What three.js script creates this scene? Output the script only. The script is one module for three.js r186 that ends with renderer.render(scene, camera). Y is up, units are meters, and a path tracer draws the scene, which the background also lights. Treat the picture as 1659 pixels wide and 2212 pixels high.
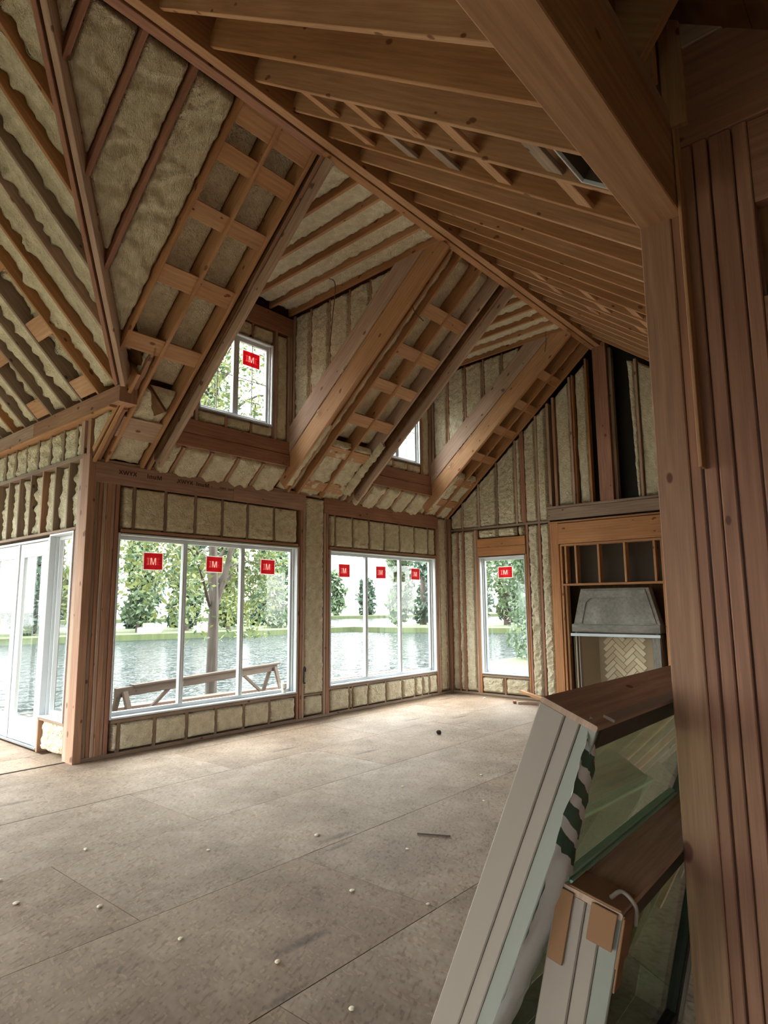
import * as THREE from 'three';
import { ImprovedNoise } from 'three/addons/math/ImprovedNoise.js';
import { mergeGeometries } from 'three/addons/utils/BufferGeometryUtils.js';
import { RoundedBoxGeometry } from 'three/addons/geometries/RoundedBoxGeometry.js';

// ---------------------------------------------------------------- camera, sky, exposure
const scene = new THREE.Scene();
const camera = new THREE.PerspectiveCamera(2 * Math.atan(1106 / 1382.3) * 180 / Math.PI, 1659 / 2212, 0.05, 600);
{
  const yaw = THREE.MathUtils.degToRad(49.4235), pitch = THREE.MathUtils.degToRad(8.1866), roll = THREE.MathUtils.degToRad(-0.4641);
  const f = new THREE.Vector3(Math.sin(yaw) * Math.cos(pitch), Math.sin(pitch), -Math.cos(yaw) * Math.cos(pitch));
  const r0 = new THREE.Vector3(Math.cos(yaw), 0, Math.sin(yaw)), u0 = new THREE.Vector3().crossVectors(r0, f);
  const c = Math.cos(roll), s = Math.sin(roll);
  const r = r0.clone().multiplyScalar(c).addScaledVector(u0, s), u = u0.clone().multiplyScalar(c).addScaledVector(r0, -s);
  camera.position.set(0, 1.65, 0);
  camera.quaternion.setFromRotationMatrix(new THREE.Matrix4().makeBasis(r, u, f.clone().negate()));
}
scene.add(camera);
const renderer = new THREE.WebGLRenderer({ antialias: true });
renderer.toneMapping = THREE.LinearToneMapping;
renderer.toneMappingExposure = 21;
renderer.shadowMap.enabled = true;
{ // bright overcast sky, slightly brighter overhead, soft cloud mottling
  const w = 256, h = 128, d = new Float32Array(w * h * 4), n = new ImprovedNoise();
  for (let j = 0; j < h; j++) for (let i = 0; i < w; i++) {
    const th = (j + 0.5) / h * Math.PI - Math.PI / 2, ph = (i + 0.5) / w * 2 * Math.PI, cy = Math.cos(th);
    const x = cy * Math.cos(ph), y = Math.sin(th), z = cy * Math.sin(ph);
    const cl = 0.06 * n.noise(x * 2.3 + 5, y * 3 + 2, z * 2.3) + 0.04 * n.noise(x * 6, y * 7, z * 6);
    const b = 1.35 * (1 + 2 * Math.max(0, y)) / 3 * (1 + cl); // standard overcast gradient
    const k = (j * w + i) * 4; d[k] = b * 1.0; d[k + 1] = b * 0.985; d[k + 2] = b * 0.975; d[k + 3] = 1;
  }
  const t = new THREE.DataTexture(d, w, h, THREE.RGBAFormat, THREE.FloatType);
  t.mapping = THREE.EquirectangularReflectionMapping; t.magFilter = t.minFilter = THREE.LinearFilter; t.needsUpdate = true;
  scene.background = t;
  scene.backgroundIntensity = 1;
}

// ---------------------------------------------------------------- helpers
let seed = 7;
const rnd = () => { seed = (seed * 1664525 + 1013904223) >>> 0; return seed / 4294967296; };
const rr = (a, b) => a + (b - a) * rnd();
const V = (x, y, z) => new THREE.Vector3(x, y, z);
const NZ = new ImprovedNoise();
const fbm = (x, y, z, o = 3) => { let s = 0, a = 1, t = 0; for (let i = 0; i < o; i++) { s += a * NZ.noise(x, y, z); t += a; a *= 0.5; x *= 2.03; y *= 2.03; z *= 2.03; } return s / t; };
function hash(i, j, s) { let h = (i * 374761393 + j * 668265263 + s * 974634277) | 0; h = Math.imul(h ^ (h >>> 13), 1274126177); return ((h ^ (h >>> 16)) >>> 0) / 4294967296; }
function pn(x, y, px, py, s) { // periodic value noise
  const xi = Math.floor(x), yi = Math.floor(y), fx = x - xi, fy = y - yi, m = (a, b) => ((a % b) + b) % b;
  const u = fx * fx * (3 - 2 * fx), v = fy * fy * (3 - 2 * fy);
  const a = hash(m(xi, px), m(yi, py), s), b = hash(m(xi + 1, px), m(yi, py), s), c = hash(m(xi, px), m(yi + 1, py), s), e = hash(m(xi + 1, px), m(yi + 1, py), s);
  return (a + (b - a) * u) * (1 - v) + (c + (e - c) * u) * v;
}
function tex(w, h, fn, srgb = true) {
  const d = new Uint8Array(w * h * 4);
  for (let j = 0; j < h; j++) for (let i = 0; i < w; i++) {
    const c = fn(i / w, j / h, i, j), k = (j * w + i) * 4;
    d[k] = Math.max(0, Math.min(255, c[0])); d[k + 1] = Math.max(0, Math.min(255, c[1])); d[k + 2] = Math.max(0, Math.min(255, c[2])); d[k + 3] = 255;
  }
  const t = new THREE.DataTexture(d, w, h); t.wrapS = t.wrapT = THREE.RepeatWrapping; t.magFilter = THREE.LinearFilter; t.minFilter = THREE.LinearMipmapLinearFilter; t.generateMipmaps = true;
  if (srgb) t.colorSpace = THREE.SRGBColorSpace; t.needsUpdate = true; return t;
}
const used = {};
const numbered = (n) => { const k = used[n] = (used[n] ?? -1) + 1; return k ? n + '_' + String(k).padStart(3, '0') : n; };
function tag(o, label, category, group, kind) { o.userData.label = label; if (category) o.userData.category = category; if (group) o.userData.group = group; if (kind) o.userData.kind = kind; return o; }
function top(name, label, category, group, kind) { const g = new THREE.Group(); g.name = numbered(name); scene.add(g); return tag(g, label, category, group, kind); }
const struct = (name, label, category) => top(name, label, category, null, 'structure');
function part(parent, name, geo, mat) { const m = new THREE.Mesh(geo, mat); m.name = name; m.castShadow = m.receiveShadow = true; parent.add(m); return m; }
function thingMesh(name, geo, mat, label, category, group) { const m = part(scene, numbered(name), geo, mat); return tag(m, label, category, group); }

// lumber: chamfered stick along +x from 0..L, height h (y), thickness t (z), centred on the axis; uv in metres along the grain
const TU = 2.4, TV = 0.6;
function lumberGeo(L, h, t, ch = 0.004) {
  ch = Math.min(ch, h * 0.2, t * 0.2);
  const y = h / 2, z = t / 2, P = [[-y + ch, -z], [y - ch, -z], [y, -z + ch], [y, z - ch], [y - ch, z], [-y + ch, z], [-y, z - ch], [-y, -z + ch]];
  const pos = [], nor = [], uv = [], u0 = rnd(), v0 = rnd(); let per = 0;
  for (let i = 0; i < 8; i++) {
    const a = P[i], b = P[(i + 1) % 8], len = Math.hypot(b[0] - a[0], b[1] - a[1]); let ny = (b[1] - a[1]) / len, nz = -(b[0] - a[0]) / len;
    if (ny * (a[0] + b[0]) + nz * (a[1] + b[1]) < 0) { ny = -ny; nz = -nz; }
    const va = v0 + per / TV, vb = v0 + (per + len) / TV, ua = u0, ub = u0 + L / TU; per += len;
    const q = [[0, a, ua, va], [0, b, ua, vb], [L, b, ub, vb], [L, a, ub, va]];
    for (const k of [0, 1, 2, 0, 2, 3]) { pos.push(q[k][0], q[k][1][0], q[k][1][1]); nor.push(0, ny, nz); uv.push(q[k][2], q[k][3]); }
  }
  for (const [x, s] of [[0, -1], [L, 1]]) for (let i = 1; i < 7; i++) {
    const tri = s > 0 ? [P[0], P[i], P[i + 1]] : [P[0], P[i + 1], P[i]];
    for (const p of tri) { pos.push(x, p[0], p[1]); nor.push(s, 0, 0); uv.push(u0 + p[0] / TV * 0.2, v0 + p[1] / TV); }
  }
  const g = new THREE.BufferGeometry();
  g.setAttribute('position', new THREE.Float32BufferAttribute(pos, 3)); g.setAttribute('normal', new THREE.Float32BufferAttribute(nor, 3)); g.setAttribute('uv', new THREE.Float32BufferAttribute(uv, 2));
  // winding: make every triangle agree with its normal
  const p = g.attributes.position, n = g.attributes.normal, A = V(), B = V(), C = V(), N = V();
  for (let i = 0; i < p.count; i += 3) {
    A.fromBufferAttribute(p, i); B.fromBufferAttribute(p, i + 1); C.fromBufferAttribute(p, i + 2); N.fromBufferAttribute(n, i);
    if (B.clone().sub(A).cross(C.clone().sub(A)).dot(N) < 0) for (const at of [p, n, g.attributes.uv]) for (let c = 0; c < at.itemSize; c++) { const x = at.array[(i + 1) * at.itemSize + c]; at.array[(i + 1) * at.itemSize + c] = at.array[(i + 2) * at.itemSize + c]; at.array[(i + 2) * at.itemSize + c] = x; }
  }
  return g;
}
function stick(parent, name, a, b, n, h, t, mat, ch) { // a,b centre line ends; n = direction of h
  a = V(...a); b = V(...b); const d = b.clone().sub(a), L = d.length(); d.divideScalar(L);
  const nn = V(...n); nn.addScaledVector(d, -nn.dot(d)).normalize(); const s = V().crossVectors(d, nn);
  const g = lumberGeo(L, h, t, ch); g.applyMatrix4(new THREE.Matrix4().makeBasis(d, nn, s).setPosition(a));
  return part(parent, name, g, mat);
}
function bx(parent, name, x0, x1, y0, y1, z0, z1, mat, ch) { // axis-aligned board, grain along the longest side
  const dx = x1 - x0, dy = y1 - y0, dz = z1 - z0, cx = (x0 + x1) / 2, cy = (y0 + y1) / 2, cz = (z0 + z1) / 2;
  if (dx >= dy && dx >= dz) return stick(parent, name, [x0, cy, cz], [x1, cy, cz], [0, 1, 0], dy, dz, mat, ch);
  if (dy >= dz) return stick(parent, name, [cx, y0, cz], [cx, y1, cz], [1, 0, 0], dx, dz, mat, ch);
  return stick(parent, name, [cx, cy, z0], [cx, cy, z1], [0, 1, 0], dy, dx, mat, ch);
}
function slab(parent, name, pts, N, th, mat) { // planar polygon (convex) thickened along N
  const P = pts.map(p => V(...p)), n = V(...N).normalize().multiplyScalar(th), pos = [], uv = [], c = P.length;
  const e1 = P[1].clone().sub(P[0]).normalize(), e2 = V().crossVectors(n.clone().normalize(), e1);
  const put = (...v) => { for (const q of v) { pos.push(q.x, q.y, q.z); uv.push(q.dot(e1) / TU, q.dot(e2) / TU); } };
  const Q = P.map(p => p.clone().add(n)), flip = V().crossVectors(P[1].clone().sub(P[0]), P[2].clone().sub(P[0])).dot(n) > 0;
  for (let i = 1; i < c - 1; i++) { if (flip) { put(P[0], P[i + 1], P[i]); put(Q[0], Q[i], Q[i + 1]); } else { put(P[0], P[i], P[i + 1]); put(Q[0], Q[i + 1], Q[i]); } }
  for (let i = 0; i < c; i++) { const j = (i + 1) % c; if (flip) { put(P[i], P[j], Q[j]); put(P[i], Q[j], Q[i]); } else { put(P[i], Q[j], P[j]); put(P[i], Q[i], Q[j]); } }
  const g = new THREE.BufferGeometry(); g.setAttribute('position', new THREE.Float32BufferAttribute(pos, 3)); g.setAttribute('uv', new THREE.Float32BufferAttribute(uv, 2)); g.computeVertexNormals();
  return part(parent, name, g, mat);
}
// sprayed foam: four corners in order (s0t0, s1t0, s1t1, s0t1), N towards the room
function foam(parent, c, N, o = {}) {
  const { rec = 0.02, bulge = 0.025, amp = 0.018, freq = 9, cell = 0.035, mat = M.foam, edge = 0.05, name = 'insulation_foam', ragged = 0, stretch = 1 } = o;
  const [A, B, C, D] = c.map(p => V(...p)), n = V(...N).normalize();
  const w = Math.max(A.distanceTo(B), D.distanceTo(C)), l = Math.max(A.distanceTo(D), B.distanceTo(C));
  const ns = Math.max(5, Math.min(40, Math.round(w / cell))), nt = Math.max(5, Math.min(120, Math.round(l / cell)));
  const pos = [], uv = [], idx = [], p = V(), q = V(), off = rnd() * 40;
  for (let j = 0; j <= nt; j++) for (let i = 0; i <= ns; i++) {
    const s = i / ns, t = j / nt; p.lerpVectors(A, B, s); q.lerpVectors(D, C, s); p.lerp(q, t);
    const es = Math.min(s, 1 - s) * w, et = Math.min(t, 1 - t) * l, e = Math.min(es, et);
    const prof = Math.min(1, e / edge); const pr = 1 - (1 - prof) * (1 - prof);
    let h = -rec + bulge * pr + amp * fbm(p.x * freq + off, p.y * freq * stretch, p.z * freq, 3) * (0.4 + 0.6 * pr) + 0.35 * amp * fbm(p.x * 2.2 + off, p.y * 2.2, p.z * 2.2, 2);
    if (ragged) h += ragged * Math.max(0, fbm(p.x * 6 + off, p.y * 6 + 9, p.z * 6, 3)) * Math.max(0, 1 - es / (w * 0.4)) * 2.2;
    if (i === 0 || j === 0 || i === ns || j === nt) h = Math.min(h, -rec) - 0.05;
    p.addScaledVector(n, h); pos.push(p.x, p.y, p.z); uv.push(s * w / 0.6 + off, t * l / 0.6);
  }
  const cr = V().crossVectors(B.clone().sub(A), D.clone().sub(A)).dot(n) > 0;
  for (let j = 0; j < nt; j++) for (let i = 0; i < ns; i++) { const a = j * (ns + 1) + i, b = a + 1, d = a + ns + 1, e = d + 1; if (cr) idx.push(a, b, e, a, e, d); else idx.push(a, e, b, a, d, e); }
  const g = new THREE.BufferGeometry(); g.setAttribute('position', new THREE.Float32BufferAttribute(pos, 3)); g.setAttribute('uv', new THREE.Float32BufferAttribute(uv, 2)); g.setIndex(idx); g.computeVertexNormals();
  return part(parent, name, g, mat);
}
function tube(parent, name, pts, r, mat, seg = 24, rad = 6) { return part(parent, name, new THREE.TubeGeometry(new THREE.CatmullRomCurve3(pts.map(p => V(...p))), seg, r, rad), mat); }

// ---------------------------------------------------------------- materials
function woodTex(s, base, dark, streak, knots) {
  const K = []; for (let i = 0; i < knots; i++) K.push([hash(i, 1, s), hash(i, 2, s), 0.009 + 0.015 * hash(i, 3, s)]);
  return tex(1024, 256, (u, v) => {
    const wob = (pn(u * 5, v * 4, 5, 4, s + 1) - 0.5) * 0.09;
    let kd = 0, bend = 0;
    for (const [ku, kv, kr] of K) { let du = Math.abs(u - ku), dv = Math.abs(v - kv); du = Math.min(du, 1 - du) * TU; dv = Math.min(dv, 1 - dv) * TV; const r = Math.hypot(du * 0.55, dv); kd = Math.max(kd, 1 - r / kr); bend += Math.exp(-((du / 0.12) ** 2 + (dv / 0.035) ** 2)) * 0.03; }
    const vv = v + wob + bend;
    const ring = Math.sin(vv * 2 * Math.PI * 13 + 3 * pn(u * 3, v * 3, 3, 3, s + 4)) * 0.5 + 0.5;
    const fine = pn(u * 24, v * 190, 24, 190, s + 2), mid = pn(u * 9, v * 44, 9, 44, s + 3), blot = pn(u * 6, v * 5, 6, 5, s + 6), wide = pn(u * 2, v * 3, 2, 3, s + 8);
    let m = streak * (0.13 * ring + 0.28 * fine + 0.3 * mid + 0.3 * (blot - 0.5) + 0.3 * (wide - 0.5) + 0.08);
    if (kd > 0) m += Math.min(1, kd * 2.2) * 1.1; m = Math.min(m, 1.3);
    return [0, 1, 2].map(c => base[c] + (dark[c] - base[c]) * m);
  });
}
const T = {
  fir: woodTex(11, [216, 188, 160], [146, 110, 84], 0.8, 9),
  spf: woodTex(23, [206, 180, 158], [136, 106, 90], 0.8, 11),
  red: woodTex(37, [186, 152, 134], [126, 94, 82], 0.9, 6),
  grey: woodTex(41, [172, 150, 130], [104, 84, 70], 0.8, 8),
};
const foamMap = tex(512, 512, (u, v) => {
  const a = pn(u * 9, v * 9, 9, 9, 71), b = pn(u * 34, v * 34, 34, 34, 72), c = pn(u * 110, v * 110, 110, 110, 73), k = 0.5 * a + 0.3 * b + 0.2 * c;
  return [238 - 34 * k, 230 - 38 * k, 205 - 44 * k];
});
const foamBump = tex(512, 512, (u, v) => { const b = pn(u * 26, v * 30, 26, 30, 82), c = pn(u * 70, v * 74, 70, 74, 83), d = pn(u * 170, v * 170, 170, 170, 84), k = (0.45 * b + 0.35 * c + 0.2 * d) * 255; return [k, k, k]; }, false);
const deckMap = tex(512, 512, (u, v) => { // strand board
  const a = pn(u * 60, v * 22, 60, 22, 91), b = pn(u * 20, v * 64, 20, 64, 92), c = pn(u * 5, v * 5, 5, 5, 93), k = 0.4 * a + 0.35 * b + 0.4 * c; return [168 - 60 * k, 130 - 56 * k, 92 - 46 * k];
});
const floorMap = tex(1024, 1024, (u, v) => { // weathered subfloor: strand flakes, dust and scuffs
  const big = pn(u * 4, v * 4, 4, 4, 101), mid = pn(u * 13, v * 13, 13, 13, 102), f1 = pn(u * 150 + v * 40, v * 75, 150, 75, 103), f2 = pn(u * 80, v * 170 + u * 80, 80, 170, 104), f3 = pn(u * 44, v * 30, 44, 30, 105);
  let k = 0.4 * big + 0.34 * mid + 0.24 * f1 + 0.2 * f2 + 0.22 * f3; let r = 190 - 60 * k, g = 172 - 61 * k, b = 155 - 62 * k;
  if (f1 > 0.72 && f3 > 0.45) { r += 20; g += 18; b += 15; } if (f2 > 0.8) { r -= 14; g -= 15; b -= 15; }
  const sc = pn(u * 3, v * 34, 3, 34, 106) * pn(u * 6, v * 6, 6, 6, 107); if (sc > 0.58) { const q = (sc - 0.58) * 150; r -= q; g -= q * 0.95; b -= q * 0.85; }
  return [r, g, b];
});
const std = (o) => new THREE.MeshStandardMaterial({ roughness: 0.8, metalness: 0, ...o });
const M = {
  fir: std({ map: T.fir, color: '#f8e4cc', roughness: 0.72 }), fir2: std({ map: T.fir, color: '#f4dcbe', roughness: 0.72 }), fir3: std({ map: T.fir, color: '#e6c8a4', roughness: 0.75 }),
  spf: std({ map: T.spf, roughness: 0.75 }), spf2: std({ map: T.spf, color: '#ecd6c6', roughness: 0.75 }), red: std({ map: T.red, roughness: 0.7 }), red2: std({ map: T.red, color: '#f4dccb', roughness: 0.7 }),
  grey: std({ map: T.grey, roughness: 0.85 }), amber: std({ map: T.fir, color: '#f0c898', roughness: 0.6 }),
  foam: std({ map: foamMap, bumpMap: foamBump, bumpScale: 0.022, roughness: 0.9 }),
  deck: std({ map: deckMap, roughness: 0.85 }), sheath: std({ map: deckMap, color: '#c8bca8', roughness: 0.9 }),
  floor: std({ map: floorMap, roughness: 0.72 }), floorB: std({ map: floorMap, color: '#f3ece4', roughness: 0.7 }), floorC: std({ map: floorMap, color: '#faf4ee', roughness: 0.75 }),
  white: std({ color: '#ced4d8', roughness: 0.4 }), primer: std({ color: '#978b80', roughness: 0.6 }), vinyl: std({ color: '#8a8b82', roughness: 0.45 }),
  glass: new THREE.MeshPhysicalMaterial({ color: '#f4fbf8', transmission: 1, thickness: 0, roughness: 0, ior: 1.52, side: THREE.DoubleSide }),
  black: std({ color: '#1b1a18', roughness: 0.5 }), felt: std({ color: '#4a4238', roughness: 0.95 }), steel: std({ color: '#9aa0a4', metalness: 0.7, roughness: 0.4 }),
  concrete: std({ map: tex(256, 256, (u, v) => { const k = 0.5 * pn(u * 6, v * 6, 6, 6, 121) + 0.3 * pn(u * 30, v * 30, 30, 30, 122) + 0.25 * pn(u * 90, v * 90, 90, 90, 123); return [176 - 66 * k, 174 - 66 * k, 168 - 66 * k]; }), roughness: 0.9 }),
  cardboard: std({ color: '#8a6546', roughness: 0.85 }), green: std({ color: '#8fb8a0', roughness: 0.35 }), wire: std({ color: '#d9d2c2', roughness: 0.5 }), wireDark: std({ color: '#6b5236', roughness: 0.6 }),
};
const WOODS = [M.fir, M.fir2, M.spf, M.fir3], STUDS = [M.spf, M.spf2, M.grey, M.spf], pick = (a) => a[Math.floor(rnd() * a.length)];

// ---------------------------------------------------------------- the geometry of the building (metres)
const ZA = -7.09, XB = 10.25, XC = 3.2, XW = -4.0, ZR = -4.08, BEAMZ = -0.722, ZBK = 3.2;
const LY = (z) => 3.29 + 0.885 * (z - ZA), LK = Math.hypot(1, 0.885), LN = [0, 1 / LK, -0.885 / LK];
const RY = (z) => 6.05 - 0.75 * (z + 3.98), RN = [0, 0.8, 0.6];
const NYK = 1.05, NY = (x) => 3.95 + NYK * (XC - x), NK = Math.hypot(1, NYK), NN = [NYK / NK, 1 / NK, 0], NRX = 1.2;
const LP = (x, z, o = 0) => [x, LY(z) + LN[1] * o, z + LN[2] * o];
const RP = (x, z, o = 0) => [x, RY(z) + RN[1] * o, z + RN[2] * o];
const NP = (x, z, o = 0) => [x + NN[0] * o, NY(x) + NN[1] * o, z];
const valleyX = (z) => XC - (LY(z) - 3.95) / NYK;
const rafL = (p, name, x, z0, z1, o = 0, h = 0.24, t = 0.04, mat = pick(WOODS)) => stick(p, name, LP(x, z0, o + h / 2), LP(x, z1, o + h / 2), LN, h, t, mat);
const rafR = (p, name, x, z0, z1, o = 0, h = 0.27, t = 0.042, mat = pick(WOODS)) => stick(p, name, RP(x, z0, o + h / 2), RP(x, z1, o + h / 2), RN, h, t, mat);
const rafN = (p, name, z, x0, x1, o = 0, h = 0.22, t = 0.04, mat = pick(STUDS)) => stick(p, name, NP(x0, z, o + h / 2), NP(x1, z, o + h / 2), NN, h, t, mat);

// sheathing of a wall with openings: axis 'x' runs along x at z, axis 'z' runs along z at x; openings [s0,s1,y0,y1]
function shell(parent, axis, s0, s1, y0, y1, at, th, openings, mat = M.sheath) {
  const cuts = [s0, s1]; for (const o of openings) cuts.push(o[0], o[1]);
  const c = [...new Set(cuts)].filter(v => v >= s0 && v <= s1).sort((a, b) => a - b);
  for (let i = 0; i < c.length - 1; i++) {
    const a = c[i], b = c[i + 1], m = (a + b) / 2, os = openings.filter(o => m > o[0] && m < o[1]).sort((p, q) => p[2] - q[2]);
    let y = y0; const put = (lo, hi) => { if (hi - lo < 0.01) return; if (axis === 'x') bx(parent, 'sheathing_panel', a, b, lo, hi, at, at + th, mat, 0.001); else bx(parent, 'sheathing_panel', at, at + th, lo, hi, a, b, mat, 0.001); };
    for (const o of os) { put(y, o[2]); y = o[3]; } put(y, y1);
  }
}

// ---------------------------------------------------------------- floor
const floor = struct('floor', 'worn strand board subfloor with dusty seams across the open room', 'floor');
{
  for (const [x0, x1, z0, z1] of [[XW - 0.1, XB + 0.3, ZA - 0.2, ZBK + 0.2], [-0.95, XC + 0.18, -11.42, ZA - 0.2]]) { const base = part(floor, 'floor_base', new THREE.BoxGeometry(x1 - x0, 0.3, z1 - z0), M.sheath); base.position.set((x0 + x1) / 2, -0.174, (z0 + z1) / 2); }
  const fm = [M.floor, M.floorB, M.floorC];
  for (let k = -4; k < 9; k++) {
    let z0 = -3.37 - 1.12 * k, z1 = z0 + 1.12; z1 = Math.min(z1, ZBK); if (z1 - z0 < 0.1) continue;
    const ph = ((k % 2) + 2) % 2 ? 1.12 : 0;
    for (let j = -5; j < 5; j++) {
      let x0 = 3.05 + ph + 2.24 * j, x1 = x0 + 2.24, za = z0, zb = z1;
      const nook = zb < ZA + 0.01 || (za < ZA && zb > ZA);
      if (za < ZA && zb > ZA && (x0 > XC - 0.01 || x1 < -0.8)) za = ZA;
      if (zb <= ZA + 0.01) { x0 = Math.max(x0, -0.8); x1 = Math.min(x1, XC); }
      x0 = Math.max(x0, XW); x1 = Math.min(x1, XB); za = Math.max(za, -11.2); if (x1 - x0 < 0.05 || zb - za < 0.05) continue;
      const g = new THREE.BoxGeometry(x1 - x0 - 0.005, 0.022, zb - za - 0.005), p = g.attributes.position, uv = g.attributes.uv, ou = rnd(), ov = rnd();
      for (let i = 0; i < p.count; i++) uv.setXY(i, p.getX(i) / 2.3 + ou, p.getZ(i) / 2.3 + ov);
      const m = part(floor, 'subfloor_panel', g, fm[Math.floor(rnd() * 3)]); m.position.set((x0 + x1) / 2, -0.011 - rnd() * 0.0015, (za + zb) / 2);
    }
  }
}

bx(floor, 'floor_strip', -0.8, XC - 0.01, 0.0, 0.005, -7.27, -7.245, M.felt);

// ---------------------------------------------------------------- windows and the french door
const stickerMap = (() => {
  const c = document.createElement('canvas'); c.width = 256; c.height = 192; const x = c.getContext('2d');
  x.fillStyle = '#eceae6'; x.fillRect(0, 0, 256, 192); x.fillStyle = '#cc2a40'; x.fillRect(8, 8, 240, 176);
  x.fillStyle = '#c02438'; x.fillRect(160, 8, 88, 90); x.fillRect(8, 120, 90, 64);
  x.fillStyle = '#f4e6da'; x.font = 'bold 104px sans-serif'; x.fillText('IM', 44, 134);
  x.fillStyle = '#8e1626'; x.fillRect(186, 84, 52, 9); x.fillRect(192, 112, 46, 9); x.fillRect(20, 40, 34, 5); x.fillRect(20, 150, 60, 5); x.fillRect(20, 160, 44, 5);
  const t = new THREE.CanvasTexture(c); t.colorSpace = THREE.SRGBColorSpace; return t;
})();
M.sticker = new THREE.MeshPhysicalMaterial({ map: stickerMap, roughness: 0.9, transmission: 0.5, thickness: 0, side: THREE.DoubleSide });
// local frame: x along the wall to the right as seen from the room, y up, z towards the room; origin at the lower corner of the opening on the room face
function windowUnit(name, label, pos, turn, w, h, lites, o = {}) {
  const { depth = 0.16, muntins = false, stickers = true, sw = 0.2, sh = 0.15, sy = 0.12, fr = 0.045 } = o;
  const g = struct(name, label, 'window'); g.position.set(...pos); g.rotation.y = turn;
  const jt = 0.022;
  bx(g, 'jamb', 0, jt, 0, h, -depth, 0.004, M.white); bx(g, 'jamb', w - jt, w, 0, h, -depth, 0.004, M.white);
  bx(g, 'head_jamb', jt, w - jt, h - jt, h, -depth, 0.004, M.white); bx(g, 'window_sill', jt, w - jt, 0, jt, -depth, 0.006, M.white);
  const z0 = -depth + 0.015, z1 = z0 + 0.05, x0 = jt, x1 = w - jt, y0 = jt, y1 = h - jt;
  bx(g, 'frame', x0, x0 + fr, y0, y1, z0, z1, M.white); bx(g, 'frame', x1 - fr, x1, y0, y1, z0, z1, M.white);
  bx(g, 'frame', x0 + fr, x1 - fr, y1 - fr, y1, z0, z1, M.white); bx(g, 'frame', x0 + fr, x1 - fr, y0, y0 + fr, z0, z1, M.white);
  bx(g, 'stop', x0 + 0.001, x0 + 0.018, y0, y1, z1, z1 + 0.03, M.white); bx(g, 'stop', x1 - 0.018, x1 - 0.001, y0, y1, z1, z1 + 0.03, M.white);
  const mw = o.mw ?? 0.06, inner = x1 - x0 - 2 * fr - mw * (lites - 1), lw = inner / lites;
  for (let i = 0; i < lites; i++) {
    const a = x0 + fr + i * (lw + mw), b = a + lw;
    if (i < lites - 1) { bx(g, 'mullion', b, b + mw, y0 + fr, y1 - fr, z0, z1 + 0.012, M.white); bx(g, 'mullion_bead', b + mw / 2 - 0.006, b + mw / 2 + 0.006, y0 + fr, y1 - fr, z1 + 0.012, z1 + 0.02, M.white); }
    const pane = part(g, 'pane', new THREE.PlaneGeometry(lw, y1 - y0 - 2 * fr), M.glass); pane.position.set((a + b) / 2, (y0 + y1) / 2, z0 + 0.025);
    if (muntins) { bx(g, 'muntin', (a + b) / 2 - 0.006, (a + b) / 2 + 0.006, y0 + fr, y1 - fr, z0 + 0.027, z0 + 0.039, M.vinyl); bx(g, 'muntin', a, b, (y0 + y1) / 2 - 0.006, (y0 + y1) / 2 + 0.006, z0 + 0.027, z0 + 0.038, M.vinyl); }
    if (stickers === true || (Array.isArray(stickers) && stickers[i])) {
      const s = part(g, 'sticker', new THREE.BoxGeometry(sw, sh, 0.001), M.sticker); s.position.set(a + lw * (o.sx?.[i] ?? 0.55), y1 - fr - sy - sh / 2, z0 + 0.043); s.rotation.z = (rnd() - 0.5) * 0.03;
      tag(s, 'red label with white lettering on the glass');
    }
  }
  return g;
}
const W1 = [3.58, 6.33, 0.4, 2.49], W2 = [6.99, 9.75, 0.42, 2.49], W3 = [-6.45, -5.5, 0.38, 2.5], W4 = [-2.5, -1.55, 0.38, 2.5];
windowUnit('window_1', 'white three pane window looking onto the wooden trestle outside', [W1[0], W1[2], ZA], 0, W1[1] - W1[0], W1[3] - W1[2], 3, { sx: [0.52, 0.5, 0.5], sw: 0.26, sh: 0.215, sy: 0.13 });
windowUnit('window_2', 'white three pane window beside the corner with the single tall window', [W2[0], W2[2], ZA], 0, W2[1] - W2[0], W2[3] - W2[2], 3, { sx: [0.42, 0.42, 0.5], sw: 0.26, sh: 0.215, sy: 0.13 });
windowUnit('window_3', 'single tall white window beside the unfinished fireplace', [XB, W3[2], W3[0]], -Math.PI / 2, W3[1] - W3[0], W3[3] - W3[2], 1, { sx: [0.52], sw: 0.3, sh: 0.21, sy: 0.12 });
windowUnit('window_4', 'tall white window hidden behind the wooden post', [XB, W4[2], W4[0]], -Math.PI / 2, W4[1] - W4[0], W4[3] - W4[2], 1, { stickers: false });
const D1 = [4.37, 5.54, 4.1, 5.27], D2 = [7.75, 8.92, 4.1, 5.27], ZD = -6.77;
windowUnit('window_5', 'small divided dormer window with a red label showing leafy branches', [D1[0], D1[2], ZD], 0, D1[1] - D1[0], D1[3] - D1[2], 2, { depth: 0.13, muntins: true, stickers: [false, true], sx: [0.5, 0.45], sw: 0.3, sh: 0.22, sy: 0.1, fr: 0.05, mw: 0.09 });
windowUnit('window_6', 'small divided dormer window half hidden by the middle roof panel', [D2[0], D2[2], ZD], 0, D2[1] - D2[0], D2[3] - D2[2], 2, { depth: 0.13, muntins: true, stickers: false, fr: 0.05, mw: 0.09 });
const SL = [-8.03, -7.39, 0.39, 2.51], DR = [-9.93, -8.07, 0, 2.48];
windowUnit('window_7', 'narrow white sidelight between the french door and the corner post', [XC, SL[2], SL[0]], -Math.PI / 2, SL[1] - SL[0], SL[3] - SL[2], 1, { stickers: false });
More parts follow.
